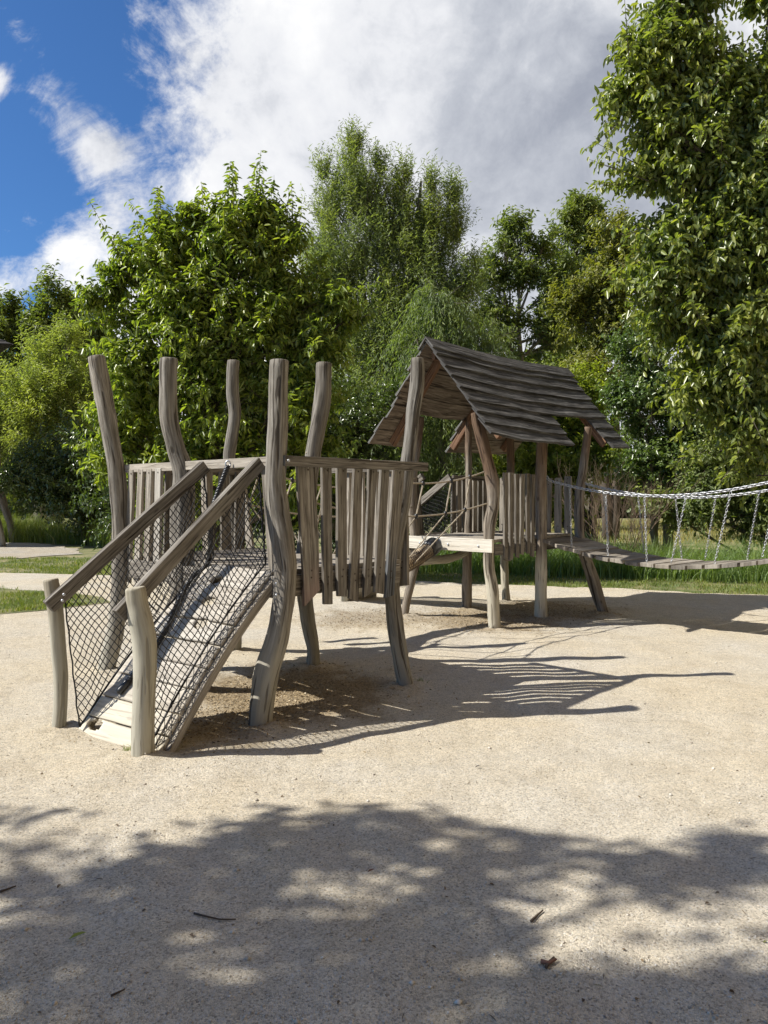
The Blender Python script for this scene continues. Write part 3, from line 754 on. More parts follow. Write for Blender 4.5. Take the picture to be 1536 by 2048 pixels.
# net wrapped around the corner post foot
def tw_rope(parent, name, path, r, mat, pitch=.07, strands=3):
    m = MB(); n = len(path)
    d = [0]
    for i in range(1, n): d.append(d[-1]+(path[i]-path[i-1]).length)
    for q in range(strands):
        pts = []; 
        for i, p in enumerate(path):
            t = (path[min(i+1, n-1)]-path[max(i-1, 0)]).normalized()
            a = t.cross(Vector((.3, .9, .1))).normalized(); b = t.cross(a)
            an = d[i]/pitch*6.283+q*6.283/strands
            pts.append(p+(a*math.cos(an)+b*math.sin(an))*r*.5)
        m.tube(pts, r*.56, 7, True)
    return m.build(name, mat, parent, smooth=True)
def respath(ctrl, n): return spline([(c, 1) for c in ctrl], n)[0]

rope = thing('climbing_rope', (-1.3, 5.2, 0), 'thick black twisted rope hanging from the top rail down along the ramp', 'climbing rope')
top = at(456, 932, 5.40)
rp = [top, at(447, 955, 5.36), at(434, 990, 5.32), at(424, 1030, 5.28)]
for px, py in ((405, 1120), (384, 1160), (358, 1215), (322, 1285), (285, 1335), (258, 1370), (236, 1397)):
    s, t = ramp_find(px, py); rp.append(ramp_pt(s, t, .035))
path = respath(rp, 260)
rope_o = tw_rope(rope, 'rope', path, .019, ROPEB)
cord(rope_o, 'end_tape', [path[-26+k*5] for k in range(6)], .025, ROPEB, 10)
sh = []
for k in range(13):
    an = k/12*6.283; sh.append(top+Vector((.018*math.cos(an), -.0, .026*math.sin(an)+.012)))
cord(rope_o, 'shackle', sh, .006, STEEL, 8)

# ================================================================== playhouse (right)
G0 = Vector((1.285, 8.68, 0)); LH, WH = 2.0, 1.30     # length along N2, width along T2
house = thing('playhouse', G0+N2*LH/2+T2*WH/2, 'wooden playhouse with steep dark board roof on six crooked posts, behind the near tower', 'playhouse')
PG = [(951, 826, 18), (956, 850, 22), (966, 885, 24), (975, 920, 24), (985, 965, 26), (986, 1012, 24), (980, 1047, 24), (978, 1082, 22), (978, 1135, 22), (985, 1187, 25), (990, 1254, 25)]
PH = [(1085, 850, 22), (1084, 900, 22), (1082, 980, 23), (1083, 1080, 22), (1082, 1160, 24), (1082, 1237, 25)]
PI = [(1176, 855, 15), (1173, 885, 16), (1167, 935, 17), (1160, 980, 18), (1158, 1030, 19), (1160, 1078, 19), (1172, 1117, 23), (1189, 1170, 24), (1206, 1230, 22)]
PJ = [(840, 835, 18), (835, 880, 18), (826, 950, 18), (824, 1011, 18), (829, 1064, 19), (832, 1110, 20), (823, 1160, 18), (814, 1200, 16), (810, 1233, 15)]
PK = [(937, 840, 13), (937, 900, 14), (938, 1010, 14), (936, 1060, 15), (934, 1110, 19), (934, 1160, 19), (934, 1215, 20)]
PM = [(1020, 855, 15), (1021, 906, 15), (1020, 980, 16), (1012, 1060, 16), (1009, 1117, 16), (1010, 1160, 16), (1013, 1205, 17)]
for tr, Y, mt in ((PG, 8.68, HOUSEP), (PH, 9.40, HOUSEP), (PI, 9.85, HOUSEG), (PJ, 9.51, HOUSEG), (PK, 10.2, HOUSEG), (PM, 10.85, HOUSEP)):
    post(house, 'post', tr, Y, mt, seg=18)
O2 = G0-N2*.05
deck(house, 'deck', O2+T2*.02, WH-.04, LH+.05, DZ, .035, 14, DECKM, T2, N2)
def z3(p, z): return Vector((p.x, p.y, z))
zb = DZ-.045-.055
board(house, 'front_beam', z3(G0-N2*.085-T2*.05, DZ-.07), z3(G0-N2*.085+T2*(WH+.03), DZ-.07), .04, .155, WHITEB)
board(house, 'frame_beam', z3(G0+N2*.0, zb-.02), z3(G0+N2*LH, zb-.02), .05, .13, BOARD)
board(house, 'frame_beam', z3(G0+T2*WH, zb-.02), z3(G0+N2*LH+T2*WH, zb-.02), .05, .13, BOARD)
board(house, 'frame_beam', z3(G0+N2*(LH+.04), zb-.01), z3(G0+N2*(LH+.04)+T2*WH, zb-.01), .05, .13, BOARD)
for s in (.14, .58, 1.02):
    bolt(house, z3(G0-N2*.108+T2*s, DZ-.075), -N2, .014)
# crooked brace log under the deck between left posts
m = MB(); pp, rr = spline([(at(838, 1124, 9.45), .05), (at(862, 1121, 9.5), .055), (at(890, 1118, 9.7), .06), (at(915, 1112, 9.95), .05), (at(932, 1104, 10.2), .045)], 20)
m.tube(pp, rr, 14, lump=.15); m.build('brace_log', GREYP, house, smooth=True)
# slats G-H side
for i in range(6):
    q = G0-T2*.035+N2*(.20+.128*i)
    dx = i*.004
    slat(house, z3(q, 1.82+R.uniform(-.015, .01)), z3(q+N2*R.uniform(-.02, .02), .80+R.uniform(-.04, .03)), .088, .074, -T2, BOARD, .03, R.uniform(-.03, .03))
# slats far end (M-I)
for i in range(8):
    q = G0+N2*(LH+.07)+T2*(.12+.150*i)
    slat(house, z3(q, 1.80+R.uniform(-.02, .02)), z3(q+T2*R.uniform(-.015, .015), .92), .105, .10, N2, DECKM, .03, 0)
# slats left side (J-K-M), seen from inside
for i, s in enumerate((.10, .22, 1.02, 1.15, 1.28, 1.41, 1.54, 1.67, 1.80)):
    q = G0+T2*(WH+.02)+N2*s; ln_ = .10 if i < 2 else 0
    slat(house, z3(q-N2*ln_*.5, 1.80+R.uniform(-.02, .02)), z3(q+N2*ln_, .90), .10, .10, T2, BOARD if i % 3 else DECKM, .03, 0)
board(house, 'top_rail', z3(G0+T2*(WH+.0)+N2*.98, 1.80), z3(G0+T2*(WH+.0)+N2*1.9, 1.80), .04, .065, BOARD)
# ---- roof
RG0 = Vector((.50, 8.75, 3.36)); RL = 3.08; ND = Vector((.712, .702, 0)).normalized(); TD = Vector((.70, -.712, 0)).normalized()
ND = Vector((2.71-.50, 10.93-8.75, 0)).normalized(); TD = Vector((ND.y, -ND.x, 0))
DROP = 1.24; WEAVE = .91
def roof_pt(u, w, side, lift=0.0):
    """u along ridge, w horizontal distance from the ridge, side +1 right / -1 left"""
    sag = .045*math.sin(math.pi*u/RL)
    z = 3.36 - DROP*w - sag + lift + .07*max(0, w-.55)**2
    uu = u + (.0 if u < RL/2 else 0)
    p = RG0 + ND*uu + TD*side*w; return Vector((p.x, p.y, z))
CUTS = {1: (1.72, 2.52, .56), -1: (.60, 1.36, .56)}
def roof_slope(side):
    m = MB(); nb = 8; ex = WEAVE/nb; cu0, cu1, cw = CUTS[side]
    slope_n = (TD*side*DROP + UP*1.0).normalized()
    for b in range(nb):
        w0 = b*ex-.005; w1 = (b+1)*ex+.035
        wm = (b+.5)*ex
        ranges = [(-.0+R.uniform(-.03, .03), RL+R.uniform(-.03, .03))]
        if wm > cw:
            k_ = (wm-cw)/(WEAVE-cw)
            ranges = [(ranges[0][0], cu0-.02+(-.02 if side > 0 else .02)*k_+R.uniform(-.02, .02)), (cu1+.05+.10*k_*k_, ranges[0][1])]
        ph = R.uniform(0, 90)
        for (u0, u1) in ranges:
            n = max(6, int((u1-u0)/.09)); rings = []
            uo = R.uniform(0, 20)
            for i in range(n+1):
                u = u0+(u1-u0)*i/n
                wavy = .016*mnoise.noise(Vector((u*1.6+ph, b*3.1, side)))+.007*mnoise.noise(Vector((u*7+ph, b, 0)))
                flow = .022*mnoise.noise(Vector((u*1.1, b*.35+5*side, 7)))
                lo = w1+wavy+flow; hi = w0+flow
                warp_ = .006*mnoise.noise(Vector((u*3, ph, 0)))
                a = roof_pt(u, hi, side)+slope_n*(.012+warp_); c = roof_pt(u, lo, side)+slope_n*(.047+warp_)
                rings.append([a, c, c-slope_n*.030, a-slope_n*.010])
            base = len(m.v)
            for rg in rings: m.v += rg
            for i in range(n):
                ua, ub = uo+(u1-u0)*i/n, uo+(u1-u0)*(i+1)/n
                for k in range(4):
                    k2 = (k+1) % 4
                    va = [0, .13, .155, .29, .31][k]; vb = [0, .13, .155, .29, .31][k+1]
                    m.quad([base+i*4+k, base+(i+1)*4+k, base+(i+1)*4+k2, base+i*4+k2] if side > 0 else [base+i*4+k, base+i*4+k2, base+(i+1)*4+k2, base+(i+1)*4+k],
                           [(ua, va), (ub, va), (ub, vb), (ua, vb)] if side > 0 else [(ua, va), (ua, vb), (ub, vb), (ub, va)], 1 if k == 2 else 0)
            e = base+n*4
            m.quad([base, base+1, base+2, base+3], [(0, 0), (.1, 0), (.1, .02), (0, .02)], 0)
            m.quad([e+3, e+2, e+1, e], [(0, 0), (.1, 0), (.1, .02), (0, .02)], 0)
    return m.build('roof_slope', [ROOFM, ROOFU], house)
slopes = {1: roof_slope(1), -1: roof_slope(-1)}
m = MB()
for side in (1, -1):     # ridge boards
    secs = []
    for i in range(25):
        u = -.02+(RL+.04)*i/24; wv = .012*mnoise.noise(Vector((u*2, side*4, 0)))
        sn = (TD*side*DROP+UP).normalized()
        a = roof_pt(u, 0.0, side)+UP*.062; c = roof_pt(u, .085+wv, side)+sn*.052
        secs.append([a, c, c-sn*.02, a-UP*.02-sn*.004])
    m.beam(secs, True, 3)
m.build('ridge_board', ROOFM, house)
for side in (1, -1):
    for u, w1 in ((.30, .86), (1.48 if side < 0 else 1.62, .84), (2.66, .84)):
        a = roof_pt(u, .02, side)-UP*.075; b = roof_pt(u, w1, side)-UP*.070
        m = MB(); m.bar(a, b, .06, .10, ND, 8, .03)
        m.build('rafter', RAFT, slopes[side], bevel=.006)
for side in (1, -1):   # wall plates the rafters sit on
    w = .60
    a = roof_pt(.2, w, side)-UP*.165; b = roof_pt(2.8, w, side)-UP*.165
    if side < 0: continue
for u in (.33, 2.69):
    a = roof_pt(u, .46, 1)-UP*.11; b = roof_pt(u, .46, -1)-UP*.11
board(house, 'ridge_beam', roof_pt(.12, 0, 1)-UP*.14, roof_pt(RL-.12, 0, 1)-UP*.14, .05, .10, RAFT)

# second net ramp on the far-left side of the playhouse
ramp2 = thing('climbing_ramp', G0+T2*(WH+.6)+N2*.6, 'small net-sided ramp running down from the far side of the playhouse', 'climbing ramp')
b0, b1 = G0+T2*(WH+.05)+N2*.32, G0+T2*(WH+.05)+N2*.92
def r2(s, t, dz=0): 
    p = b0.lerp(b1, s)+T2*(1-t)*1.45; p.z = DZ*(t+.3*t*(1-t))+dz; return p
mbx = MB()
for j in range(21):
    for i in range(2): mbx.v.append(r2(i, j/20))
for j in range(20): mbx.quad([2*j, 2*j+1, 2*j+3, 2*j+2], [(0, j*.08), (.6, j*.08), (.6, j*.08+.08), (0, j*.08+.08)])
o = mbx.build('ramp_surface', PALEB, ramp2); md = o.modifiers.new('solid', 'SOLIDIFY'); md.thickness = .04; md.offset = 0
for s in (0, 1):
    a = r2(s, 1, .78)-T2*.05; b = r2(s, -.02, .80)
    board(ramp2, 'handrail', a, b, .05, .09, BOARD)
    net(ramp2, 'side_net', lambda t, s=s: r2(s, t, .03), lambda t, a=a, b=b: b.lerp(a, t), 26, 13, r=.003, slack=.01, sides=3)
    m = MB(); q = r2(s, .03); m.tube([Vector((q.x, q.y, -.1)), Vector((q.x+.02, q.y, .5)), Vector((q.x, q.y, .95))], [.06, .058, .055], 14, lump=.1); m.build('ramp_post', GREYP, ramp2, smooth=True)

# ================================================================== rope crossing between tower and playhouse
cross = thing('rope_bridge', (-.15, 8.1, 0), 'sagging rope crossing with a rope-wrapped log tread between tower and playhouse', 'rope bridge')
LA = A0+N1*(LN+.05)+T1*1.52; LB = G0+T2*.74-N2*.20
pts = []
for i in range(41):
    t = i/40; p = LA.lerp(LB, t); p.z = .93 - .25*4*t*(1-t); pts.append(p)
m = MB(); m.tube(pts, [.088+.006*math.sin(i*1.3) for i in range(41)], 18, True, lump=.08); log_o = m.build('log_tread', LOGROPE, cross, smooth=True)
m = MB()     # netting sleeve on the log
for sg in (1, -1):
    for k in range(8):
        q = []
        for i in range(161):
            t = i/160; p = LA.lerp(LB, t); p.z = .93-1.0*t*(1-t); an = sg*t*55+k*6.283/8
            a = T2; b = UP; q.append(p+a*math.cos(an)*.096+b*math.sin(an)*.096)
        m.tube(q, .0035, 4, False)
m.build('net_sleeve', flat_mat('brown_net_cord', (0.10, 0.08, 0.06), .9), log_o, smooth=True)
m = MB(); m.tube([pts[-1].lerp(pts[-3], 1.0), pts[-1].lerp(pts[-3], .5), pts[-1]+(pts[-1]-pts[-2]).normalized()*.04], [.100, .106, .104], 18, True); m.build('end_cap', ROPEB, log_o, smooth=True)
ends = [((at(612, 905, 6.72), at(968, 944, 8.62)), (at(610, 1000, 6.72), at(974, 1007, 8.62))),
        ((at(462, 918, 7.28), at(832, 955, 9.48)), (at(464, 1000, 7.28), at(826, 1012, 9.48)))]
for (ua, ub), (la, lb) in ends:
    up = [ua.lerp(ub, i/40)-UP*.20*4*(i/40)*(1-i/40)*1.0 for i in range(41)]
    lo = [la.lerp(lb, i/40)-UP*.15*4*(i/40)*(1-i/40) for i in range(41)]
    for q in (up, lo):
        qq = respath(q[::4], 120); hand_o = tw_rope(cross, 'hand_rope', qq, .0105, ROPEW, .035)
    for i in (5, 11, 17, 24, 31, 36):
        tgt = pts[max(2, i-5)]; lp = lo[max(0, i-2)]
        g = (ua-pts[0]).copy(); sidev = (up[i]-pts[i]); sidev.z = 0; sidev = sidev.normalized()*.09
        c1 = tgt+sidev
        q = [up[i].lerp(lp, k/10) for k in range(10)]+[lp.lerp(c1, k/16) for k in range(17)]
        tw_rope(cross, 'hanger_rope', q, .009, ROPEW, .035)
        for c in (up[i], lp):
            mm = MB(); mm.tube([c-Vector((.0, 0, .026)), c-UP*.012, c+UP*.012, c+UP*.026], [.012, .021, .021, .012], 8); mm.build('knot_clamp', ROPEB, hand_o, smooth=True)

# ================================================================== chain bridge
bridge = thing('chain_bridge', (3.6, 8.9, 0), 'suspended plank bridge hung on galvanised chains from the playhouse to the right', 'hanging bridge')
BD = Vector((.75, -.66, 0)).normalized(); SP = 3.05
H0 = at(1090, 1083, 9.38); I0 = Vector((2.60, 9.88, H0.z))
H0 = Vector((H0.x, H0.y, 0)); I0 = Vector((I0.x, I0.y, 0))
def bz_(s): x = (s-SP/2)/(SP/2); return .77+.24*x*x
def cz_(s): x = (s-1.42)/1.5; return 1.545+.235*x*x
npl = 17
for i in range(npl):
    s0, s1 = SP*i/npl+.012, SP*(i+1)/npl-.012
    m = MB(); th = .045
    a0, a1 = H0+BD*s0, H0+BD*s1; c0, c1 = I0+BD*s0, I0+BD*s1
    e = (H0-I0).normalized()*.07
    j1, j2 = R.uniform(-.015, .02), R.uniform(-.02, .02); dz = R.uniform(-.006, .006)
    A_ = a0+e*(1+j1*10); B_ = a1+e*(1+j1*10); C_ = c1-e*(1+j2*10); D_ = c0-e*(1+j2*10)
    z0, z1 = bz_(s0)+dz, bz_(s1)+dz
    m.beam([[z3(A_, z0-th), z3(B_, z1-th), z3(B_, z1), z3(A_, z0)], [z3((A_+D_)/2, z0-th), z3((B_+C_)/2, z1-th), z3((B_+C_)/2, z1), z3((A_+D_)/2, z0)], [z3(D_, z0-th), z3(C_, z1-th), z3(C_, z1), z3(D_, z0)]], True, R.uniform(0, 20))
    m.build('plank', DECKM if i % 3 else BOARD, bridge, bevel=.004)
def chain(parent, name, path, link=.046, wire=.0052, wid=.0115):
    """oval links along a resampled path"""
    d = [0]
    for i in range(1, len(path)): d.append(d[-1]+(path[i]-path[i-1]).length)
    pitch = link-2*wire*1.0; n = int(d[-1]/pitch); m = MB()
    def P(s):
        s = min(max(s, 0), d[-1]); i = max(0, min(len(d)-2, int(np.searchsorted(d, s))-1)); f = (s-d[i])/max(1e-9, d[i+1]-d[i]); return path[i].lerp(path[i+1], f)
    for k in range(n):
        a, b = P(k*pitch), P((k+1)*pitch); t = (b-a).normalized(); c = (a+b)/2
        x = t.cross(Vector((.2, .9, .35))).normalized(); y = t.cross(x)
        if k % 2: x = y
        x = (x+t.cross(x)*.5).normalized()
        ring = []
        hl = link/2-wid-wire*.2
        for q in range(10):
            an = q/10*6.283; ca, sa = math.cos(an), math.sin(an)
            ring.append(c+x*wid*ca+t*(wid*sa+(hl if sa > 0 else -hl)))
        base = len(m.v); nrm = t.cross(x)
        for q in range(10):
            out = (ring[q]-c).normalized()
            for w in range(4):
                aw = w/4*6.283+.78; m.v.append(ring[q]+out*math.cos(aw)*wire+nrm*math.sin(aw)*wire)
        for q in range(10):
            q2 = (q+1) % 10
            for w in range(4):
                w2 = (w+1) % 4; m.quad([base+q*4+w, base+q2*4+w, base+q2*4+w2, base+q*4+w2], [(0, 0)]*4)
    return m.build(name, STEEL, parent, smooth=True)
edge_out = (H0-I0).normalized()
near_top = [z3(H0+edge_out*.0+BD*(SP*i/60), cz_(SP*i/60)) for i in range(61)]
far_top = [z3(I0+BD*(SP*i/60), cz_(SP*i/60)-.02) for i in range(61)]
near_top[0] = at(1093, 953, 9.36)
mc = [chain(bridge, 'main_chain', near_top, .058, .0076, .015), chain(bridge, 'main_chain', far_top, .058, .0076, .015)]
for k in range(6):
    s = .34+.47*k
    for o_, O in ((near_top, H0), (far_top, I0)):
        e = edge_out if O is H0 else -edge_out
        tp = z3(O+BD*s, cz_(s)-.02); lw = (s-1.5)*-.10
        bt = z3(O+BD*(s+lw*0+(.06 if s < 1.4 else -.14))+e*.05, bz_(s)-.01)
        chain(mc[0] if O is H0 else mc[1], 'hanger_chain', [tp.lerp(bt, j/8) for j in range(9)], .040, .0042, .0098)
for O in (H0, I0):   # far supports of the bridge, beyond the picture's edge
    q = O+BD*(SP+.08); m = MB()
    m.tube([z3(q, -.1), z3(q+Vector((.04, .02, 0)), .9), z3(q+Vector((-.02, 0, 0)), 1.7), z3(q+Vector((.03, 0, 0)), 2.4)], [.085, .08, .075, .07], 18, lump=.1)
    m.build('support_post', GREY, bridge, smooth=True)

# ------------------------------------------------------------------ trees
def unit(v): return v/np.maximum(1e-9, np.linalg.norm(v, axis=-1, keepdims=True))
def leaves_mesh(name, B, E, Nn, L, Wd, mat, parent, rs, fold=.25, curl=.25, simple=False):
    n = len(B); E = unit(E); Nn = unit(Nn-E*np.sum(Nn*E, -1, keepdims=True)); S_ = np.cross(E, Nn)
    L = L[:, None]; Wd = Wd[:, None]
    if simple:
        v = [B, B+E*L*.45+S_*Wd*.5+Nn*Wd*fold, B+E*L-Nn*L*curl, B+E*L*.45-S_*Wd*.5+Nn*Wd*fold]
        V = np.stack(v, 1).reshape(-1, 3); F = (np.array([[0, 1, 2], [0, 2, 3]])[None]+(np.arange(n)*4)[:, None, None]).reshape(-1, 3)
    else:
        tip = B+E*L-Nn*L*curl
        v = [B, B+E*L*.28+S_*Wd*.42+Nn*Wd*fold, B+E*L*.68+S_*Wd*.42+Nn*(Wd*fold-L*curl*.4), tip, B+E*L*.68-S_*Wd*.42+Nn*(Wd*fold-L*curl*.4), B+E*L*.28-S_*Wd*.42+Nn*Wd*fold]
        V = np.stack(v, 1).reshape(-1, 3); F = (np.array([[0, 1, 2, 3], [0, 3, 4, 5]])[None]+(np.arange(n)*6)[:, None, None]).reshape(-1, 4)
    return npmesh(name, V, F, mat, parent)
UPn = np.array([0, 0, 1.0])
def tree(name, label, cat, base, lobes, mat, bark, n_shoots, per, leaf, shoot=.5, up=.5, droop=.3, seed=1, trunk_r=.15, group=None, shell=2.2, simple=True, hang=0.0, spread=1.0, fork=None, twigs=.15, fold=.2, curl=.2, jitter=.45, zmin=.05, stems=1, limb_scale=1.0, clump=20, clump_r=.45, min_c=3, shrink=.62, sprays=(), auto_sprays=0):
    """lobes: (x, y, z, rx, ry, rz)"""
    rs = np.random.RandomState(seed); root = thing(name, base, label, cat, group)
    Lb = np.array(lobes, float); Lb[:, 3:] = np.maximum(Lb[:, 3:]-clump_r*shrink, Lb[:, 3:]*.55); wgt = (Lb[:, 3]*Lb[:, 4]*Lb[:, 5])**.62; wgt /= wgt.sum()
    nc = max(8, n_shoots//clump)
    mn = rs.permutation(np.repeat(np.arange(len(Lb)), min_c))[:nc]
    cc = np.concatenate([mn, rs.choice(len(Lb), nc-len(mn), p=wgt)]); cd_ = unit(rs.normal(size=(nc, 3))*np.array([1, 1, 1.0]))
    fr = rs.rand(nc)**(1/shell)
    nz = np.array([mnoise.noise(Vector(cd_[i]*2.3)+Vector((cc[i]*7.1, seed, 0))) for i in range(nc)])
    fr = fr*(1+.42*nz)
    cp = Lb[cc, :3]+cd_*Lb[cc, 3:]*fr[:, None]
    crad = np.minimum(clump_r*(.6+.8*rs.rand(nc)), Lb[cc, 3:].min(1)*.75)
    fr = np.where(Lb[cc, 3] < 2.2*clump_r, fr*.75, fr); cp = Lb[cc, :3]+cd_*Lb[cc, 3:]*fr[:, None]
    cdir = unit(cd_*.9*spread+UPn*up*.8+rs.normal(size=(nc, 3))*.25)
    gi = rs.randint(0, nc, n_shoots); ch = cc[gi]
    along = rs.rand(n_shoots)
    off = rs.normal(size=(n_shoots, 3)); off = off*(crad[gi]*.42*(1.15-along*.75))[:, None]
    p = cp[gi]+cdir[gi]*((along-.35)*2.0*crad[gi])[:, None]+off
    d = unit(cd_[gi]*.6+unit(off)*.6)
    k = p[:, 2] > zmin; p, d, ch, gi = p[k], d[k], ch[k], gi[k]; n = len(p)
    sd_ = unit(d*.55*spread+cdir[gi]*.6+UPn*up*.5+rs.normal(size=(n, 3))*jitter*.7)
    sl = shoot*(.55+.9*rs.rand(n))
    # leaves along the shoots
    t = (np.arange(per)+.5)/per
    T = np.tile(t, n)+rs.rand(n*per)*.08; idx = np.repeat(np.arange(n), per)
    pos = p[idx]+sd_[idx]*(sl[idx]*T)[:, None]-UPn*(hang*sl[idx]*T*T)[:, None]
    tang = unit(sd_[idx]-UPn*(2*hang*T)[:, None])
    side = unit(np.cross(tang, rs.normal(size=(n*per, 3))))
    E = unit(side*.9+tang*.45-UPn*droop+rs.normal(size=(n*per, 3))*.25)
    Nn = unit(UPn*.85+d[idx]*.35+rs.normal(size=(n*per, 3))*.5)
    L = leaf[0]*(.6+.7*rs.rand(n*per)); Wd = leaf[1]*(.7+.5*rs.rand(n*per))
    # long leafy sprays that break the outline
    sp_list = [(np.array(a, float), np.array(b_, float)) for a, b_ in sprays]
    for _ in range(auto_sprays):
        li = rs.choice(len(Lb), p=wgt); dv = unit(rs.normal(size=3)*np.array([1, .8, .8])+UPn*.25)
        a = Lb[li, :3]+dv*Lb[li, 3:]*.8; dv2 = unit(dv+UPn*.45+rs.normal(size=3)*.25); sp_list.append((a, a+dv2*(.55+.5*rs.rand())+dv*.25))
    sB, sE, sN, sL = [], [], [], []
    for a, b_ in sp_list:
        ln_ = np.linalg.norm(b_-a); dv = (b_-a)/ln_; m_ = int(ln_*34)+8
        tt = (np.arange(m_)+rs.rand(m_))/m_; q = a+dv*(tt*ln_)[:, None]+rs.normal(size=(m_, 3))*.035*(1.25-tt)[:, None]*2
        sdv = unit(np.cross(np.tile(dv, (m_, 1)), rs.normal(size=(m_, 3))))
        sB.append(q); sE.append(unit(sdv+dv*.35-UPn*droop*.8)); sN.append(unit(UPn+rs.normal(size=(m_, 3))*.45)); sL.append(leaf[0]*(.75+.55*rs.rand(m_))*(1.05-.3*tt))
    if sp_list:
        pos = np.concatenate([pos]+sB); E = np.concatenate([E]+sE); Nn = np.concatenate([Nn]+sN); e_ = np.concatenate(sL); L = np.concatenate([L, e_]); Wd = np.concatenate([Wd, e_*leaf[1]/leaf[0]*1.05])
    leaves_mesh('crown', pos, E, Nn, L, Wd, mat, root, rs, fold, curl, simple)
    # wood
    m = MB(); b = Vector(base); rr = random.Random(seed)
    zs = Lb[:, 2]; zmn, zmx = zs.min(), zs.max()
    cx, cy = np.average(Lb[:, 0], weights=wgt), np.average(Lb[:, 1], weights=wgt)
    fz = fork if fork else max(.5, (zmn)*.55)
    axis_pts = {}
    for st in range(stems):
        ox, oy = (rr.uniform(-.5, .5)*(stems > 1)*1.6, rr.uniform(-.3, .3)*(stems > 1))
        b2 = b+Vector((ox*.2, oy*.2, -.1))
        topz = (float(np.percentile(zs, 72)) if stems == 1 else zmx-1.2*rr.random()-.6); tp = Vector((cx+ox, cy+oy, topz))
        axis = [b2.lerp(tp, i/14)+Vector((rr.uniform(-1, 1), rr.uniform(-1, 1), 0))*.03*i*.4 for i in range(15)]
        m.tube(axis, [trunk_r*(1-.88*(i/14)**.8)+.008 for i in range(15)], 9)
        axis_pts[st] = axis
    for a, b_ in sp_list:
        m.tube([Vector(a), Vector((a+b_)/2), Vector(b_)], [.009, .006, .002], 4, False)
    for li, lb in enumerate(Lb):
        axis = axis_pts[li % stems]
        c = Vector(lb[:3]); s_ = min(.85, max(.12, (c.z-b.z-.45*math.hypot(c.x-b.x, c.y-b.y)-lb[5]*.4)/(axis[-1].z-b.z+.01)))
        a = axis[int(s_*14)]; mid = a.lerp(c, .5)+Vector((rr.uniform(-.2, .2), rr.uniform(-.2, .2), -.12*(c-a).length*.5))
        r0 = trunk_r*(1-.85*s_)*.5*limb_scale+.006
        pt, rd = spline([(a, r0), (mid, r0*.65), (c, r0*.35), (c+(c-a).normalized()*min(.3, (c-a).length*.3), .005)], 10); m.tube(pt, rd, 6, False)
        ids = np.where(ch == li)[0]; rs.shuffle(ids)
        for q in ids[:max(3, int(len(ids)*twigs))]:
            e = Vector(p[q]); s0 = pt[rr.randint(3, 9)]
            md_ = s0.lerp(e, .5)+Vector((rr.uniform(-.1, .1), rr.uniform(-.1, .1), rr.uniform(-.05, .12)))
            e2 = e+Vector(sd_[q])*sl[q]
            m.tube([s0, md_, e, e2], [r0*.24+.003, r0*.16+.003, .004, .002], 4, False)
    m.build('trunk', bark, root, smooth=True)
    return root
def lob(px, py, rx, Y, ry=None, dr=None):
    """lobe from photo pixel: rx, ry radii in px, at depth Y"""
    ry = ry or rx; p = at(px, py, Y); k = Y/FPX
    return (p.x, p.y, p.z, rx*k, (dr or (rx+ry)/2*k*.9), ry*k)

WAL = leaf_mat('walnut_leaf', (0.075, 0.12, 0.02), (0.27, 0.32, 0.065), .40, .36, .5)
WIL = leaf_mat('willow_leaf', (0.13, 0.17, 0.08), (0.28, 0.33, 0.18), .34, .5, .4)
WEEP = leaf_mat('weeping_willow_leaf', (0.10, 0.145, 0.06), (0.21, 0.265, 0.125), .34, .5, .4)
ASH = leaf_mat('far_tree_leaf', (0.08, 0.115, 0.035), (0.20, 0.24, 0.085), .34, .5, .4)
OLIVE = leaf_mat('olive_leaf', (0.11, 0.125, 0.03), (0.22, 0.22, 0.06), .38, .5, .4)
YELG = leaf_mat('yellow_green_leaf', (0.13, 0.18, 0.03), (0.27, 0.31, 0.06), .4, .5, .4)
DARKL = leaf_mat('glossy_dark_leaf', (0.032, 0.056, 0.014), (0.085, 0.125, 0.032), .24, .30, .65)
LIME = leaf_mat('light_willow_leaf', (0.19, 0.235, 0.085), (0.36, 0.40, 0.18), .38, .5, .4)
RWAL = leaf_mat('big_walnut_leaf', (0.075, 0.11, 0.026), (0.25, 0.285, 0.085), .36, .33, .55, gold=(0.32, 0.33, 0.07))
BIRCH = leaf_mat('shiny_mid_leaf', (0.06, 0.105, 0.03), (0.13, 0.185, 0.058), .3, .3, .7)

Y1 = 13.6
def spr(lst, Y, fan=0.0):
    out = []; rr = random.Random(3)
    for x0, y0, x1, y1, n in lst:
        for k in range(n):
            a = at(x0+rr.uniform(-14, 14), y0, Y+rr.uniform(-.2, .2)); f = 1-.22*k*rr.random()
            b = at(x0+(x1-x0)*f+rr.uniform(-13, 13)*(k > 0), y0+(y1-y0)*f, Y+rr.uniform(-.3, .3)); out.append((a, b))
    return out
SPW = spr([(520, 430, 522, 300, 5), (512, 450, 505, 360, 3), (535, 450, 548, 350, 3), (462, 430, 462, 322, 5), (445, 450, 430, 385, 3), (400, 450, 402, 362, 4), (316, 470, 315, 372, 5), (330, 480, 342, 410, 3), (362, 460, 365, 400, 3),
           (578, 470, 583, 362, 5), (592, 490, 604, 410, 3), (565, 480, 560, 400, 2), (270, 520, 236, 462, 4), (290, 500, 268, 440, 3), (240, 560, 190, 528, 4), (230, 610, 165, 585, 3), (220, 650, 160, 640, 3), (240, 700, 175, 690, 3), (620, 560, 650, 500, 3), (690, 650, 760, 620, 4), (480, 460, 492, 390, 2)], Y1)
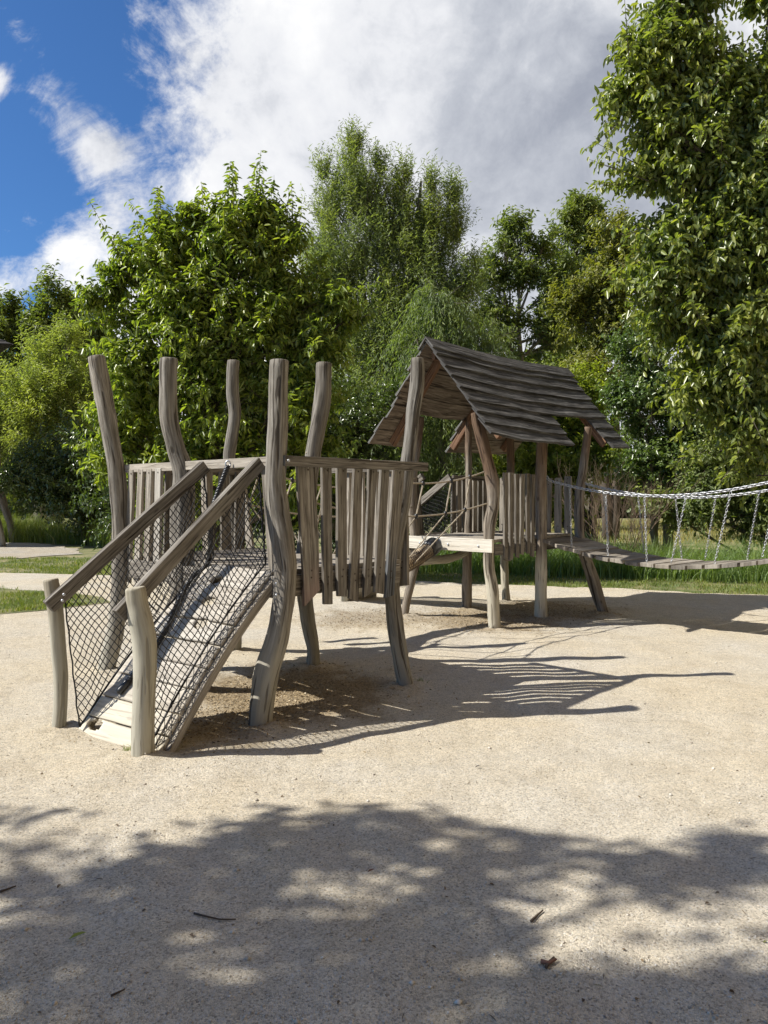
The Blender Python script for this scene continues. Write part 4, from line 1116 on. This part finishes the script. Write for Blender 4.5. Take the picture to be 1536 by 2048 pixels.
SPR = spr([(1310, 362, 1176, 318, 5), (1290, 370, 1185, 368, 3), (1300, 350, 1240, 330, 4), (1300, 235, 1226, 100, 3), (1310, 140, 1246, 95, 4), (1310, 220, 1226, 215, 4), (1330, 90, 1290, 20, 4), (1340, 60, 1335, -20, 4), (1370, 60, 1392, -10, 3), (1390, 120, 1435, 60, 3), (1420, 180, 1480, 125, 3),
           (1590, 30, 1490, 2, 3), (1600, 90, 1520, 70, 3), (1600, 140, 1515, 130, 3), (1310, 460, 1250, 440, 3), (1300, 560, 1225, 560, 3), (1330, 300, 1265, 270, 3), (1400, 900, 1350, 935, 3), (1480, 930, 1440, 965, 3), (1530, 950, 1470, 955, 3)], 10.2)
tree('walnut_tree', 'bright green walnut tree with long drooping leaves directly behind the near tower', 'tree', at(420, 991, Y1)*1.0-UP*at(420, 991, Y1).z, [
    lob(390, 640, 140, Y1, 110), lob(490, 545, 66, Y1, 66), lob(455, 520, 60, Y1, 60), lob(375, 540, 60, Y1, 56), lob(315, 560, 60, Y1, 60), lob(540, 590, 50, Y1, 70), lob(575, 610, 56, Y1, 60), lob(610, 650, 50, Y1, 50),
    lob(265, 660, 75, Y1, 80), lob(300, 760, 110, Y1, 100), lob(490, 690, 125, Y1, 110), lob(620, 720, 80, Y1, 60), lob(440, 800, 150, Y1, 120),
    lob(580, 820, 110, Y1, 100), lob(265, 880, 90, Y1, 110), lob(420, 950, 160, Y1, 110), lob(610, 950, 100, Y1, 100), lob(690, 640, 34, Y1, 26), lob(660, 600, 26, Y1, 20),
    lob(520, 455, 40, Y1, 50), lob(460, 455, 40, Y1, 44), lob(320, 480, 36, Y1, 40), lob(575, 490, 36, Y1, 50), lob(400, 460, 36, Y1, 36), lob(255, 540, 50, Y1, 40), lob(210, 590, 36, Y1, 30)],
    WAL, BARK, 6600, 10, (.145, .050), .34, .7, .7, 11, .16, min_c=3, shrink=.95, auto_sprays=90, sprays=SPW, simple=False, shell=2.6, hang=.12, curl=.22, spread=1.1)
Y2 = 20
tree('willow_tree', 'tall feathery grey-green willow with pointed upright tops', 'tree', (0.0, 20, 0), [
    lob(770, 500, 70, Y2, 70), lob(850, 540, 60, Y2, 60),
    lob(705, 400, 48, Y2, 110), lob(655, 440, 44, Y2, 95), lob(745, 430, 45, Y2, 100), lob(800, 440, 50, Y2, 95), lob(860, 460, 46, Y2, 90), lob(905, 480, 38, Y2, 85),
    lob(700, 560, 90, Y2, 100), lob(820, 580, 100, Y2, 110), lob(920, 600, 70, Y2, 100), lob(640, 560, 60, Y2, 90), lob(760, 700, 130, Y2, 110), lob(900, 720, 90, Y2, 100), lob(700, 850, 120, Y2, 110), lob(850, 880, 120, Y2, 110),
    lob(708, 310, 20, Y2, 48), lob(648, 360, 18, Y2, 34), lob(808, 370, 18, Y2, 40), lob(760, 350, 16, Y2, 40), lob(863, 385, 18, Y2, 34), lob(905, 405, 18, Y2, 34)],
    WIL, BARKL, 9600, 13, (.13, .022), .60, 1.7, -.35, 12, .22, clump=7, clump_r=.42, min_c=6, shell=2.0, spread=.5, twigs=.10, jitter=.3, stems=4, limb_scale=.8)
Y3 = 17.5
tree('background_tree', 'dark green tree filling the gap low between walnut and feathery willow', 'tree', (-1.6, 23, 0), [
    lob(690, 640, 90, 23, 80), lob(620, 720, 100, 23, 90), lob(740, 760, 100, 23, 90), lob(830, 720, 90, 23, 90), lob(560, 800, 100, 23, 90), lob(680, 880, 120, 23, 80), lob(920, 760, 80, 23, 90), lob(850, 860, 100, 23, 80)],
    DARKL, BARK, 3400, 11, (.17, .07), .5, .5, .3, 28, .16, stems=2)
tree('weeping_willow', 'pale weeping willow with hanging strands left of the big roof ridge', 'tree', (1.3, 17.5, 0), [
    lob(865, 610, 50, Y3, 40), lob(905, 640, 44, Y3, 50), lob(835, 680, 30, Y3, 50), lob(950, 690, 40, Y3, 60), lob(850, 770, 60, Y3, 60), lob(930, 800, 60, Y3, 70), lob(900, 900, 90, Y3, 70)],
    WEEP, BARKL, 1500, 22, (.13, .022), .95, .2, .9, 13, .14, hang=.9, spread=.8, twigs=.1)
YS = 17
tree('background_shrub', 'dark dense shrub in the shade between the near tower and playhouse roof', 'shrub', (-.9, 17.4, 0), [
    lob(620, 860, 90, YS, 120), lob(720, 900, 90, YS, 130), lob(780, 800, 60, YS, 90), lob(700, 1020, 130, YS, 80), lob(840, 1020, 90, YS, 60), lob(560, 1020, 90, YS, 80), lob(560, 900, 80, YS, 100)],
    DARKL, BARK, 3000, 10, (.12, .05), .4, .3, .3, 14, .08, stems=3)
tree('background_shrub', 'dark dense shrub standing behind the left posts of the near tower', 'shrub', (-5.3, 18.2, 0), [
    lob(330, 980, 110, 18, 90), lob(230, 960, 80, 18, 120), lob(430, 1000, 110, 18, 80), lob(500, 900, 80, 18, 80)],
    DARKL, BARK, 2200, 10, (.12, .05), .4, .3, .3, 15, .08, stems=3)
# right hand background
YA = 34
tree('tall_ash_tree', 'open-crowned tree with sky showing through, right of the willow', 'tree', (6.8, 34, 0), [
    lob(1040, 470, 48, YA, 26), lob(1010, 500, 36, YA, 36), lob(1085, 495, 40, YA, 30), lob(985, 560, 30, YA, 36), lob(1050, 560, 36, YA, 30), lob(1110, 570, 40, YA, 40), lob(1000, 660, 55, YA, 45), lob(1080, 680, 60, YA, 50), lob(1020, 760, 70, YA, 60), lob(975, 640, 30, YA, 60), lob(1040, 860, 110, YA, 70), lob(1120, 640, 35, YA, 40)],
    ASH, BARKL, 2300, 12, (.24, .09), .7, .5, .2, 16, .3, twigs=.25, stems=2, shell=1.7, limb_scale=1.5)
YB = 38
tree('dark_ash_tree', 'taller dark green tree topping the treeline beside the big walnut', 'tree', (10.5, 38, 0), [
    lob(1160, 450, 40, YB, 36), lob(1190, 430, 30, YB, 26), lob(1135, 490, 36, YB, 40), lob(1200, 480, 44, YB, 40), lob(1130, 560, 45, YB, 45), lob(1180, 580, 60, YB, 60), lob(1150, 680, 70, YB, 70), lob(1120, 780, 70, YB, 70), lob(1155, 415, 16, YB, 14)],
    ASH, BARKL, 2200, 12, (.25, .10), .7, .5, .2, 17, .3, twigs=.2, stems=2, shell=1.9, limb_scale=1.4)
YC = 27
tree('olive_tree', 'yellowish olive tree under the overhanging big walnut branches', 'tree', (8.3, 27, 0), [
    lob(1230, 480, 42, YC, 50), lob(1260, 460, 30, YC, 34), lob(1210, 570, 55, YC, 50), lob(1170, 640, 50, YC, 50), lob(1240, 660, 60, YC, 60), lob(1140, 600, 36, YC, 26), lob(1200, 760, 70, YC, 60), lob(1260, 560, 50, YC, 70)],
    OLIVE, BARK, 2300, 12, (.17, .075), .5, .4, .35, 18, .2, twigs=.2, stems=2)
YD = 19
tree('yellow_green_shrub', 'yellow-green shrub right behind the right end of the playhouse roof', 'shrub', (5.3, 19, 0), [
    lob(1180, 790, 50, YD, 55), lob(1150, 880, 70, YD, 60), lob(1210, 900, 50, YD, 60), lob(1080, 920, 70, YD, 60), lob(1130, 990, 80, YD, 40), lob(1020, 940, 60, YD, 60), lob(1010, 820, 50, YD, 60), lob(1090, 800, 60, YD, 60)],
    YELG, BARK, 3000, 11, (.12, .055), .4, .4, .35, 19, .08, stems=4)
tree('glossy_shrub', 'glossy mid-green leafy bush behind the middle of the chain bridge', 'shrub', (6.6, 17.6, 0), [
    lob(1290, 700, 60, 17.5, 70), lob(1320, 800, 70, 17.5, 80), lob(1260, 820, 50, 17.5, 60), lob(1340, 910, 90, 17.5, 70), lob(1280, 950, 60, 17.5, 50), lob(1400, 900, 60, 17.5, 80), lob(1400, 1000, 60, 17.5, 30)],
    BIRCH, BARKL, 2900, 11, (.105, .055), .4, .5, .45, 20, .08, stems=4)
tree('dark_bush', 'dark bush with drooping leaves at the far right below the big walnut', 'shrub', (8.4, 16.3, 0), [
    lob(1450, 900, 80, 16.5, 90), lob(1520, 960, 90, 16.5, 80), lob(1400, 1010, 70, 16.5, 45), lob(1500, 1030, 90, 16.5, 40), lob(1600, 900, 100, 16.5, 120), lob(1330, 1020, 60, 16.5, 30)],
    ASH, BARK, 3000, 10, (.12, .05), .4, .4, .4, 21, .08, stems=4)
tree('olive_shrub', 'low green shrub beneath the trees behind the playhouse deck', 'shrub', (3.2, 20.5, 0), [
    lob(960, 900, 70, 21, 70), lob(900, 960, 80, 21, 60), lob(1000, 990, 80, 21, 40), lob(1100, 1010, 80, 21, 30), lob(960, 1010, 90, 21, 30)],
    ASH, BARK, 2200, 10, (.13, .055), .4, .4, .3, 22, .08, stems=3)
# bare twiggy shrub
def bare():
    root = thing('bare_shrub', (4.85, 15.4, 0), 'leafless brown twiggy shrub standing behind the chain bridge', 'shrub')
    m = MB(); rr = random.Random(5)
    def grow(p, d, l, r, lv):
        pts = [p]; q = p
        for i in range(5):
            d = (d+Vector((rr.uniform(-1, 1), rr.uniform(-1, 1), rr.uniform(-.4, .7)))*.16).normalized(); q = q+d*l/5; pts.append(q)
        m.tube(pts, [r*(1-.1*i) for i in range(6)], 4 if lv else 6, False)
        if lv < 4:
            for _ in range(3):
                k = rr.randint(2, 5); dd = (d+Vector((rr.uniform(-1, 1), rr.uniform(-1, 1), rr.uniform(-.2, 1)))*.75).normalized(); grow(pts[k], dd, l*rr.uniform(.55, .85), r*.55, lv+1)
    for i in range(9):
        a = rr.uniform(0, 6.28); grow(Vector((4.85+.18*math.cos(a), 15.4+.18*math.sin(a), -.1)), Vector((math.cos(a)*.28, math.sin(a)*.28, 1)).normalized(), rr.uniform(.8, 1.15), .016, 0)
    m.build('stems', flat_mat('brown_twig', (0.17, 0.12, 0.085), .9), root, smooth=True)
bare()
# big walnut on the right edge
YR = 10.2
tree('big_walnut_tree', 'big walnut tree filling the right edge of the picture from sky to bridge', 'tree', (6.0, 10.6, 0), [
    lob(1369, 110, 70, YR, 75), lob(1359, 20, 50, YR, 70), lob(1314, 110, 55, YR, 55), lob(1470, 230, 100, YR, 85), lob(1434, 260, 130, YR, 110), lob(1290, 190, 50, YR, 60), lob(1334, 260, 60, YR, 50),
    lob(1500, 370, 120, YR, 120), lob(1444, 410, 100, YR, 90), lob(1385, 500, 105, YR, 90), lob(1470, 520, 140, YR, 130), lob(1375, 620, 105, YR, 100), lob(1450, 700, 130, YR, 120), lob(1560, 600, 140, YR, 160),
    lob(1424, 760, 95, YR, 80), lob(1500, 830, 90, YR, 90), lob(1560, 860, 80, YR, 90), lob(1330, 350, 40, YR, 26), lob(1369, 340, 50, YR, 50), lob(1312, 570, 55, YR, 60), lob(1630, 330, 120, YR, 170),
    lob(1590, 110, 36, YR, 60), lob(1535, 5, 26, YR, 22), lob(1660, 60, 70, YR, 120), lob(1359, -80, 70, YR, 70), lob(1259, 175, 26, YR, 26), lob(1269, 110, 22, YR, 20), lob(1440, 165, 40, YR, 28)],
    RWAL, BARK, 8800, 9, (.112, .052), .33, .25, .7, 24, .20, min_c=2, shrink=.85, auto_sprays=120, sprays=SPR, simple=False, shell=2.8, hang=.25, fold=.22, curl=.25, jitter=.5)
# left hand background
tree('far_round_tree', 'far dark green tree on the left skyline under the clouds', 'tree', (-18.5, 40, 0), [
    lob(60, 640, 60, 40, 40), lob(120, 620, 55, 40, 36), lob(20, 660, 60, 40, 50), lob(170, 660, 50, 40, 50), lob(90, 700, 80, 40, 50), lob(150, 730, 70, 40, 50), lob(30, 760, 90, 40, 60), lob(-60, 680, 80, 40, 70), lob(120, 800, 90, 40, 60)],
    ASH, BARKL, 2600, 12, (.30, .12), .8, .5, .2, 25, .4, shell=1.9, stems=2, twigs=.2)
tree('light_willow_shrub', 'light yellow-green willow shrub at the left edge', 'shrub', (-12.3, 28, 0), [
    lob(90, 740, 50, 28, 45), lob(60, 800, 70, 28, 60), lob(130, 820, 70, 28, 60), lob(20, 860, 70, 28, 60), lob(90, 900, 90, 28, 70), lob(-50, 850, 70, 28, 80), lob(170, 760, 40, 28, 50), lob(60, 970, 90, 28, 50), lob(140, 690, 26, 28, 36)],
    LIME, BARKL, 4200, 13, (.17, .035), .6, 1.0, -.1, 26, .12, stems=4)
tree('dark_glossy_bush', 'dark green round bush beside the tall grass left of the tower', 'shrub', (-9.6, 24, 0), [
    lob(130, 940, 80, 24, 70), lob(190, 900, 60, 24, 80), lob(90, 990, 60, 24, 50), lob(190, 1010, 80, 24, 60), lob(40, 960, 50, 24, 50), lob(230, 960, 60, 24, 90)],
    DARKL, BARK, 3400, 11, (.13, .06), .45, .4, .35, 27, .1, stems=4, simple=True)
# distant wood: one mass
def far_wood():
    rs = np.random.RandomState(40); n = 90000
    x = -60+120*rs.rand(n); y = 52+10*rs.rand(n)
    top = 7.5+3.2*np.sin(x*.21)+2.0*np.sin(x*.53+1)+1.2*np.sin(x*1.3)
    z = top*(rs.rand(n)**.8)
    B = np.stack([x, y, z], -1); E = rs.normal(size=(n, 3)); N_ = rs.normal(size=(n, 3))+UPn
    o = leaves_mesh('far_wood', B, E, N_, .5+.4*rs.rand(n), .3+.2*rs.rand(n), ASH, None, rs, simple=True)
    tag(o, 'dense far-off woodland closing the view behind all the trees', 'woodland', kind='stuff')
far_wood()

# tree left of and behind the camera whose crown shades the foreground gravel
def shade_tree():
    rs = np.random.RandomState(77)
    root = thing('shade_tree', (-7.6, .2, 0), 'leafy tree just left of the picture throwing the foreground shade', 'tree')
    spots = []   # (px, py, radius m, density)
    for px, py, r, dn in ((600, 1650, .26, 1), (480, 1690, .26, 1), (720, 1660, .24, .9), (840, 1650, .2, .9), (930, 1670, .18, .8), (650, 1700, .22, 1), (360, 1730, .24, .9), (560, 1740, .26, 1.2),
                          (1060, 1690, .16, .9), (1130, 1700, .13, .8), (1010, 1720, .18, .8), (250, 1760, .26, .9), (120, 1790, .22, .7), (40, 1700, .18, .8), (60, 1630, .14, .6), (30, 1760, .2, .6), (430, 1800, .26, 1.0), (330, 1850, .26, .9),
                          (880, 1740, .22, .9), (800, 1690, .2, .6), (940, 1790, .2, 1), (960, 1860, .2, 1.1), (870, 1900, .22, 1.2), (760, 1860, .2, 1.0), (650, 1860, .18, 1.1), (720, 1920, .16, 1.1), (560, 1850, .18, .9), (570, 1970, .16, 1.0), (820, 1990, .22, 1.1), (940, 1960, .16, .9),
                          (60, 1880, .22, 1), (180, 1920, .22, 1.1), (60, 2000, .26, 1.2), (300, 1980, .22, 1.0), (370, 2040, .22, 1.0), (230, 2040, .22, 1.0), (700, 2040, .2, .9),
                          (1300, 1740, .2, .9), (1400, 1750, .2, 1.1), (1480, 1730, .2, 1.1), (1530, 1700, .2, 1), (1330, 1790, .15, .8), (1450, 1700, .14, .8), (1210, 1720, .12, .5), (1290, 1700, .1, .5), (1150, 1730, .12, .5),
                          (1050, 1990, .15, .9), (1180, 1990, .16, .9), (1280, 2010, .18, 1), (1100, 2040, .2, 1), (1350, 2030, .2, 1), (1500, 1960, .16, .9), (1530, 2010, .2, 1), (1440, 2040, .2, .8), (1230, 1960, .1, .6), (1440, 1880, .12, .3), (1060, 1770, .12, .4)):
        g = gnd(px, py); spots.append((g.x, g.y, r, dn))
    for _ in range(55):   # the rest of the crown, shading ground nearer than the picture and to its left
        gx, gy = rs.uniform(-4.5, 1.9), rs.uniform(-.6, 1.5)
        spots.append((gx, gy, .35, .9))
    for _ in range(16):
        spots.append((rs.uniform(-4.5, -2.2), rs.uniform(2.0, 3.3), .32, .9))
    pos, dd = [], []; m = MB(); rr = random.Random(8)
    trunk = [Vector((-7.6, .2, -.1)), Vector((-7.5, .25, 1.5)), Vector((-7.35, .4, 3.0)), Vector((-7.1, .6, 4.6)), Vector((-6.9, .8, 6.2))]
    m.tube(trunk, [.24, .2, .18, .14, .06], 12, lump=.1)
    for (gx, gy, r, dn) in spots:
        z = 5.2+1.9*rs.rand(); c = np.array([gx-1.02*z, gy-.12*z, z]); n = int(74*dn*(r/.22)**2)
        q = rs.normal(size=(n, 3))*np.array([.5, .42, .5])*r; pos.append(c+q)
        v = Vector(c); st = trunk[rr.randint(2, 4)]
        if rr.random() < .5: m.tube([st, st.lerp(v, .5)+Vector((0, 0, .15)), v], [.03, .017, .005], 5, False)
    B = np.concatenate(pos); n = len(B)
    E = unit(rs.normal(size=(n, 3))-UPn*.3); N_ = rs.normal(size=(n, 3))*.6+UPn*.9
    leaves_mesh('crown', B, E, N_, .09+.06*rs.rand(n), .05+.03*rs.rand(n), RWAL, root, rs, simple=False)
    m.build('trunk', BARK, root, smooth=True)
shade_tree()

# ------------------------------------------------------------------ small things
def twig(pts_px, r, label, mat):
    g = [gnd(*p) for p in pts_px]; q = [Vector((p.x, p.y, hz(p.x, p.y)+r*1.3)) for p in g]
    m = MB(); n = len(q); m.tube(q, [r*(1-.45*i/(n-1)) for i in range(n)], 7, True)
    o = m.build('fallen_twig', mat, smooth=True); tag(o, label, 'twig', 'fallen twigs on the gravel')
TW = flat_mat('dead_twig', (0.07, 0.05, 0.035), .9)
twig([(388, 1833), (410, 1838), (440, 1845), (472, 1843)], .004, 'thin dark twig lying in the shade left of centre', TW)
twig([(1062, 1850), (1074, 1838), (1086, 1828)], .005, 'short dark twig on the sunny patch, upper of the two at right', TW)
twig([(1082, 1934), (1098, 1938), (1112, 1931)], .008, 'thicker reddish twig on the sunny patch, lower of the two at right', flat_mat('reddish_twig', (0.13, 0.065, 0.045), .8))
twig([(1092, 1945), (1100, 1933), (1108, 1925)], .006, 'short broken twig crossing the reddish twig', TW)
twig([(0, 1782), (14, 1777), (32, 1770)], .005, 'dark twig at the left edge of the foreground shade', TW)
twig([(222, 1997), (236, 1991), (250, 1985)], .004, 'tiny twig near the bottom left corner', TW)
def fleaf(px, py, label, mat, sz=.035):
    g = gnd(px, py); m = MB(); b = Vector((g.x, g.y, hz(g.x, g.y)+.012))
    e = Vector((.8, .4, .1)).normalized()*sz; s_ = Vector((-.4, .8, 0))*sz*.35; u_ = UP*sz*.3
    m.v = [b-e, b-e*.3+s_+u_, b+e*.5+s_*.9+u_*.8, b+e+u_*.4, b+e*.5-s_*.9+u_*.9, b-e*.3-s_+u_*.7]
    m.quad([0, 1, 2, 3], [(0, 0)]*4); m.quad([0, 3, 4, 5], [(0, 0)]*4)
    tag(m.build('fallen_leaf', mat), label, 'leaf')
fleaf(155, 1880, 'crumpled green leaf lying in the shade at lower left', YELG, .03)
fleaf(742, 1750, 'small brown leaf lying in the shade near the centre', flat_mat('brown_leaf', (0.12, 0.06, 0.04), .8), .018)
fleaf(955, 1531, 'small dark leaf lying on open gravel right of the tower', flat_mat('dark_leaf', (0.05, 0.04, 0.03), .8), .018)
def chips():
    rs = np.random.RandomState(17); pts = []
    for cx, cy, r, a in DIRT:
        n = int(5200*r*r*a); q = rs.normal(size=(n, 2))*r*.42; pts.append(q+np.array([cx, cy]))
    q = np.concatenate(pts); n = len(q); z = np.array([hz(a, b) for a, b in q])+.005
    an = rs.rand(n)*6.283; E = np.stack([np.cos(an), np.sin(an), rs.normal(size=n)*.35], -1); N_ = rs.normal(size=(n, 3))*.6+UPn
    L = .008+.022*rs.rand(n)**2
    m, k, out = new_mat('bark_chips'); geo = k.n('ShaderNodeNewGeometry')
    c_ = k.ramp(geo.outputs['Random Per Island'], [(0.0, (0.10, 0.07, 0.04)), (0.4, (0.24, 0.175, 0.095)), (0.8, (0.40, 0.31, 0.18)), (1.0, (0.50, 0.44, 0.33))])
    b = k.n('ShaderNodeBsdfPrincipled'); k.l(c_, b.inputs['Base Color']); b.inputs['Roughness'].default_value = .9; k.l(b.outputs[0], out.inputs[0])
    tag(leaves_mesh('bark_chips', np.column_stack([q, z]), E, N_, L, L*.4, m, None, rs, .2, .05), 'brown bark chips and crumbs lying under the play structures', 'bark chips', kind='stuff')
chips()
def litter():
    rs = np.random.RandomState(61); n = 420
    y = 2.1+8*rs.rand(n)**1.5; x = (rs.rand(n)*2-1)*(y*.55+.1); z = np.array([hz(a, b) for a, b in zip(x, y)])+.004
    an = rs.rand(n)*6.283; E = np.stack([np.cos(an), np.sin(an), rs.normal(size=n)*.15], -1); N_ = rs.normal(size=(n, 3))*.25+UPn
    L = .007+.016*rs.rand(n)**2; tw = rs.rand(n) < .5
    W = np.where(tw, L*.16, L*.6); L = np.where(tw, L*1.6, L)
    m, k, out = new_mat('litter'); geo = k.n('ShaderNodeNewGeometry')
    c_ = k.ramp(geo.outputs['Random Per Island'], [(0.0, (0.05, 0.035, 0.025)), (0.5, (0.12, 0.085, 0.05)), (0.85, (0.20, 0.14, 0.07)), (1.0, (0.12, 0.16, 0.04))])
    b = k.n('ShaderNodeBsdfPrincipled'); k.l(c_, b.inputs['Base Color']); b.inputs['Roughness'].default_value = .85; k.l(b.outputs[0], out.inputs[0])
    tag(leaves_mesh('litter', np.stack([x, y, z], -1), E, N_, L, W, m, None, rs, .3, .1), 'tiny dry leaf scraps and twig bits scattered over the gravel', 'litter', kind='stuff')
litter()
def weed(px, py, n, h, label, seed):
    g = gnd(px, py); rs = np.random.RandomState(seed)
    P = np.column_stack([g.x+rs.normal(size=n)*.025, g.y+rs.normal(size=n)*.02, np.zeros(n)+hz(g.x, g.y)-.005])
    o = blades('weed_tuft', P, h, .005, .8, GRS, label, 'weed', 3, seed); del o['kind']
weed(259, 1503, 22, .06, 'tiny green grass tuft at the foot of the near ramp post', 5)
weed(838, 1362, 26, .05, 'small weed beside the foot of the right tower post', 6)

# thin steel stake beyond the reeds
st = at(1184, 1036, 24)
m = MB(); m.tube([Vector((st.x, 24, -.1)), Vector((st.x, 24, at(1184, 963, 24).z))], .035, 8); tag(m.build('steel_stake', STEEL), 'thin grey upright stake between playhouse and bare shrub', 'stake')

# second play tower at the left edge
far_tower = thing('roofed_play_tower', (-13.6, 23.5, 0), 'distant crooked-post play tower with dark roof, cut off by the left edge', 'play tower')
for x_, y_, l in ((-12.05, 23.2, .0), (-14.6, 22.6, .2), (-12.7, 25.2, .1), (-15.0, 24.8, .1)):
    m = MB(); b = Vector((x_, y_, 0))
    pp, rr = spline([(b+Vector((.08, 0, -.1)), .11), (b+Vector((-.08, 0, .7)), .11), (b+Vector((-.35, 0, 1.6)), .14), (b+Vector((-.5, 0, 3.0)), .13), (b+Vector((-.5, 0, 4.6)), .12), (b+Vector((-.45, 0, 5.9)), .11)], 24)
    m.tube(pp, rr, 16, lump=.1); m.build('post', GREY, far_tower, smooth=True)
deck(far_tower, 'deck', Vector((-15.0, 22.5, 0)), 2.3, 2.5, 2.4, .05, 14, DECKM, Vector((1, 0, 0)), Vector((0, 1, 0)))
m = MB(); apex = Vector((-13.7, 23.7, 7.1)); zz = 6.12
cs = [Vector((-11.3, 22.6, zz)), Vector((-14.2, 26.2, zz)), Vector((-16.2, 25.6, zz)), Vector((-15.6, 21.6, zz))]
for k in range(4):
    a, b = cs[k], cs[(k+1) % 4]
    for j in range(8):
        f0, f1 = j/8, (j+1)/8+.03
        p = [a.lerp(apex, min(1, f0)), b.lerp(apex, min(1, f0)), b.lerp(apex, min(.98, f1)), a.lerp(apex, min(.98, f1))]
        nn = (p[1]-p[0]).cross(p[3]-p[0]).normalized()
        if nn.z < 0: nn = -nn
        base = len(m.v); m.v += [p[0]+nn*.05, p[1]+nn*.05, p[2]+nn*.02, p[3]+nn*.02, p[0], p[1], p[2], p[3]]
        for q in ([0, 1, 2, 3], [7, 6, 5, 4], [0, 4, 5, 1], [1, 5, 6, 2], [2, 6, 7, 3], [3, 7, 4, 0]): m.quad([base+x for x in q], [(0, 0), (3, 0), (3, .3), (0, .3)])
m.build('roof', flat_mat('dark_roof_board', (0.02, 0.018, 0.017), .9), far_tower)
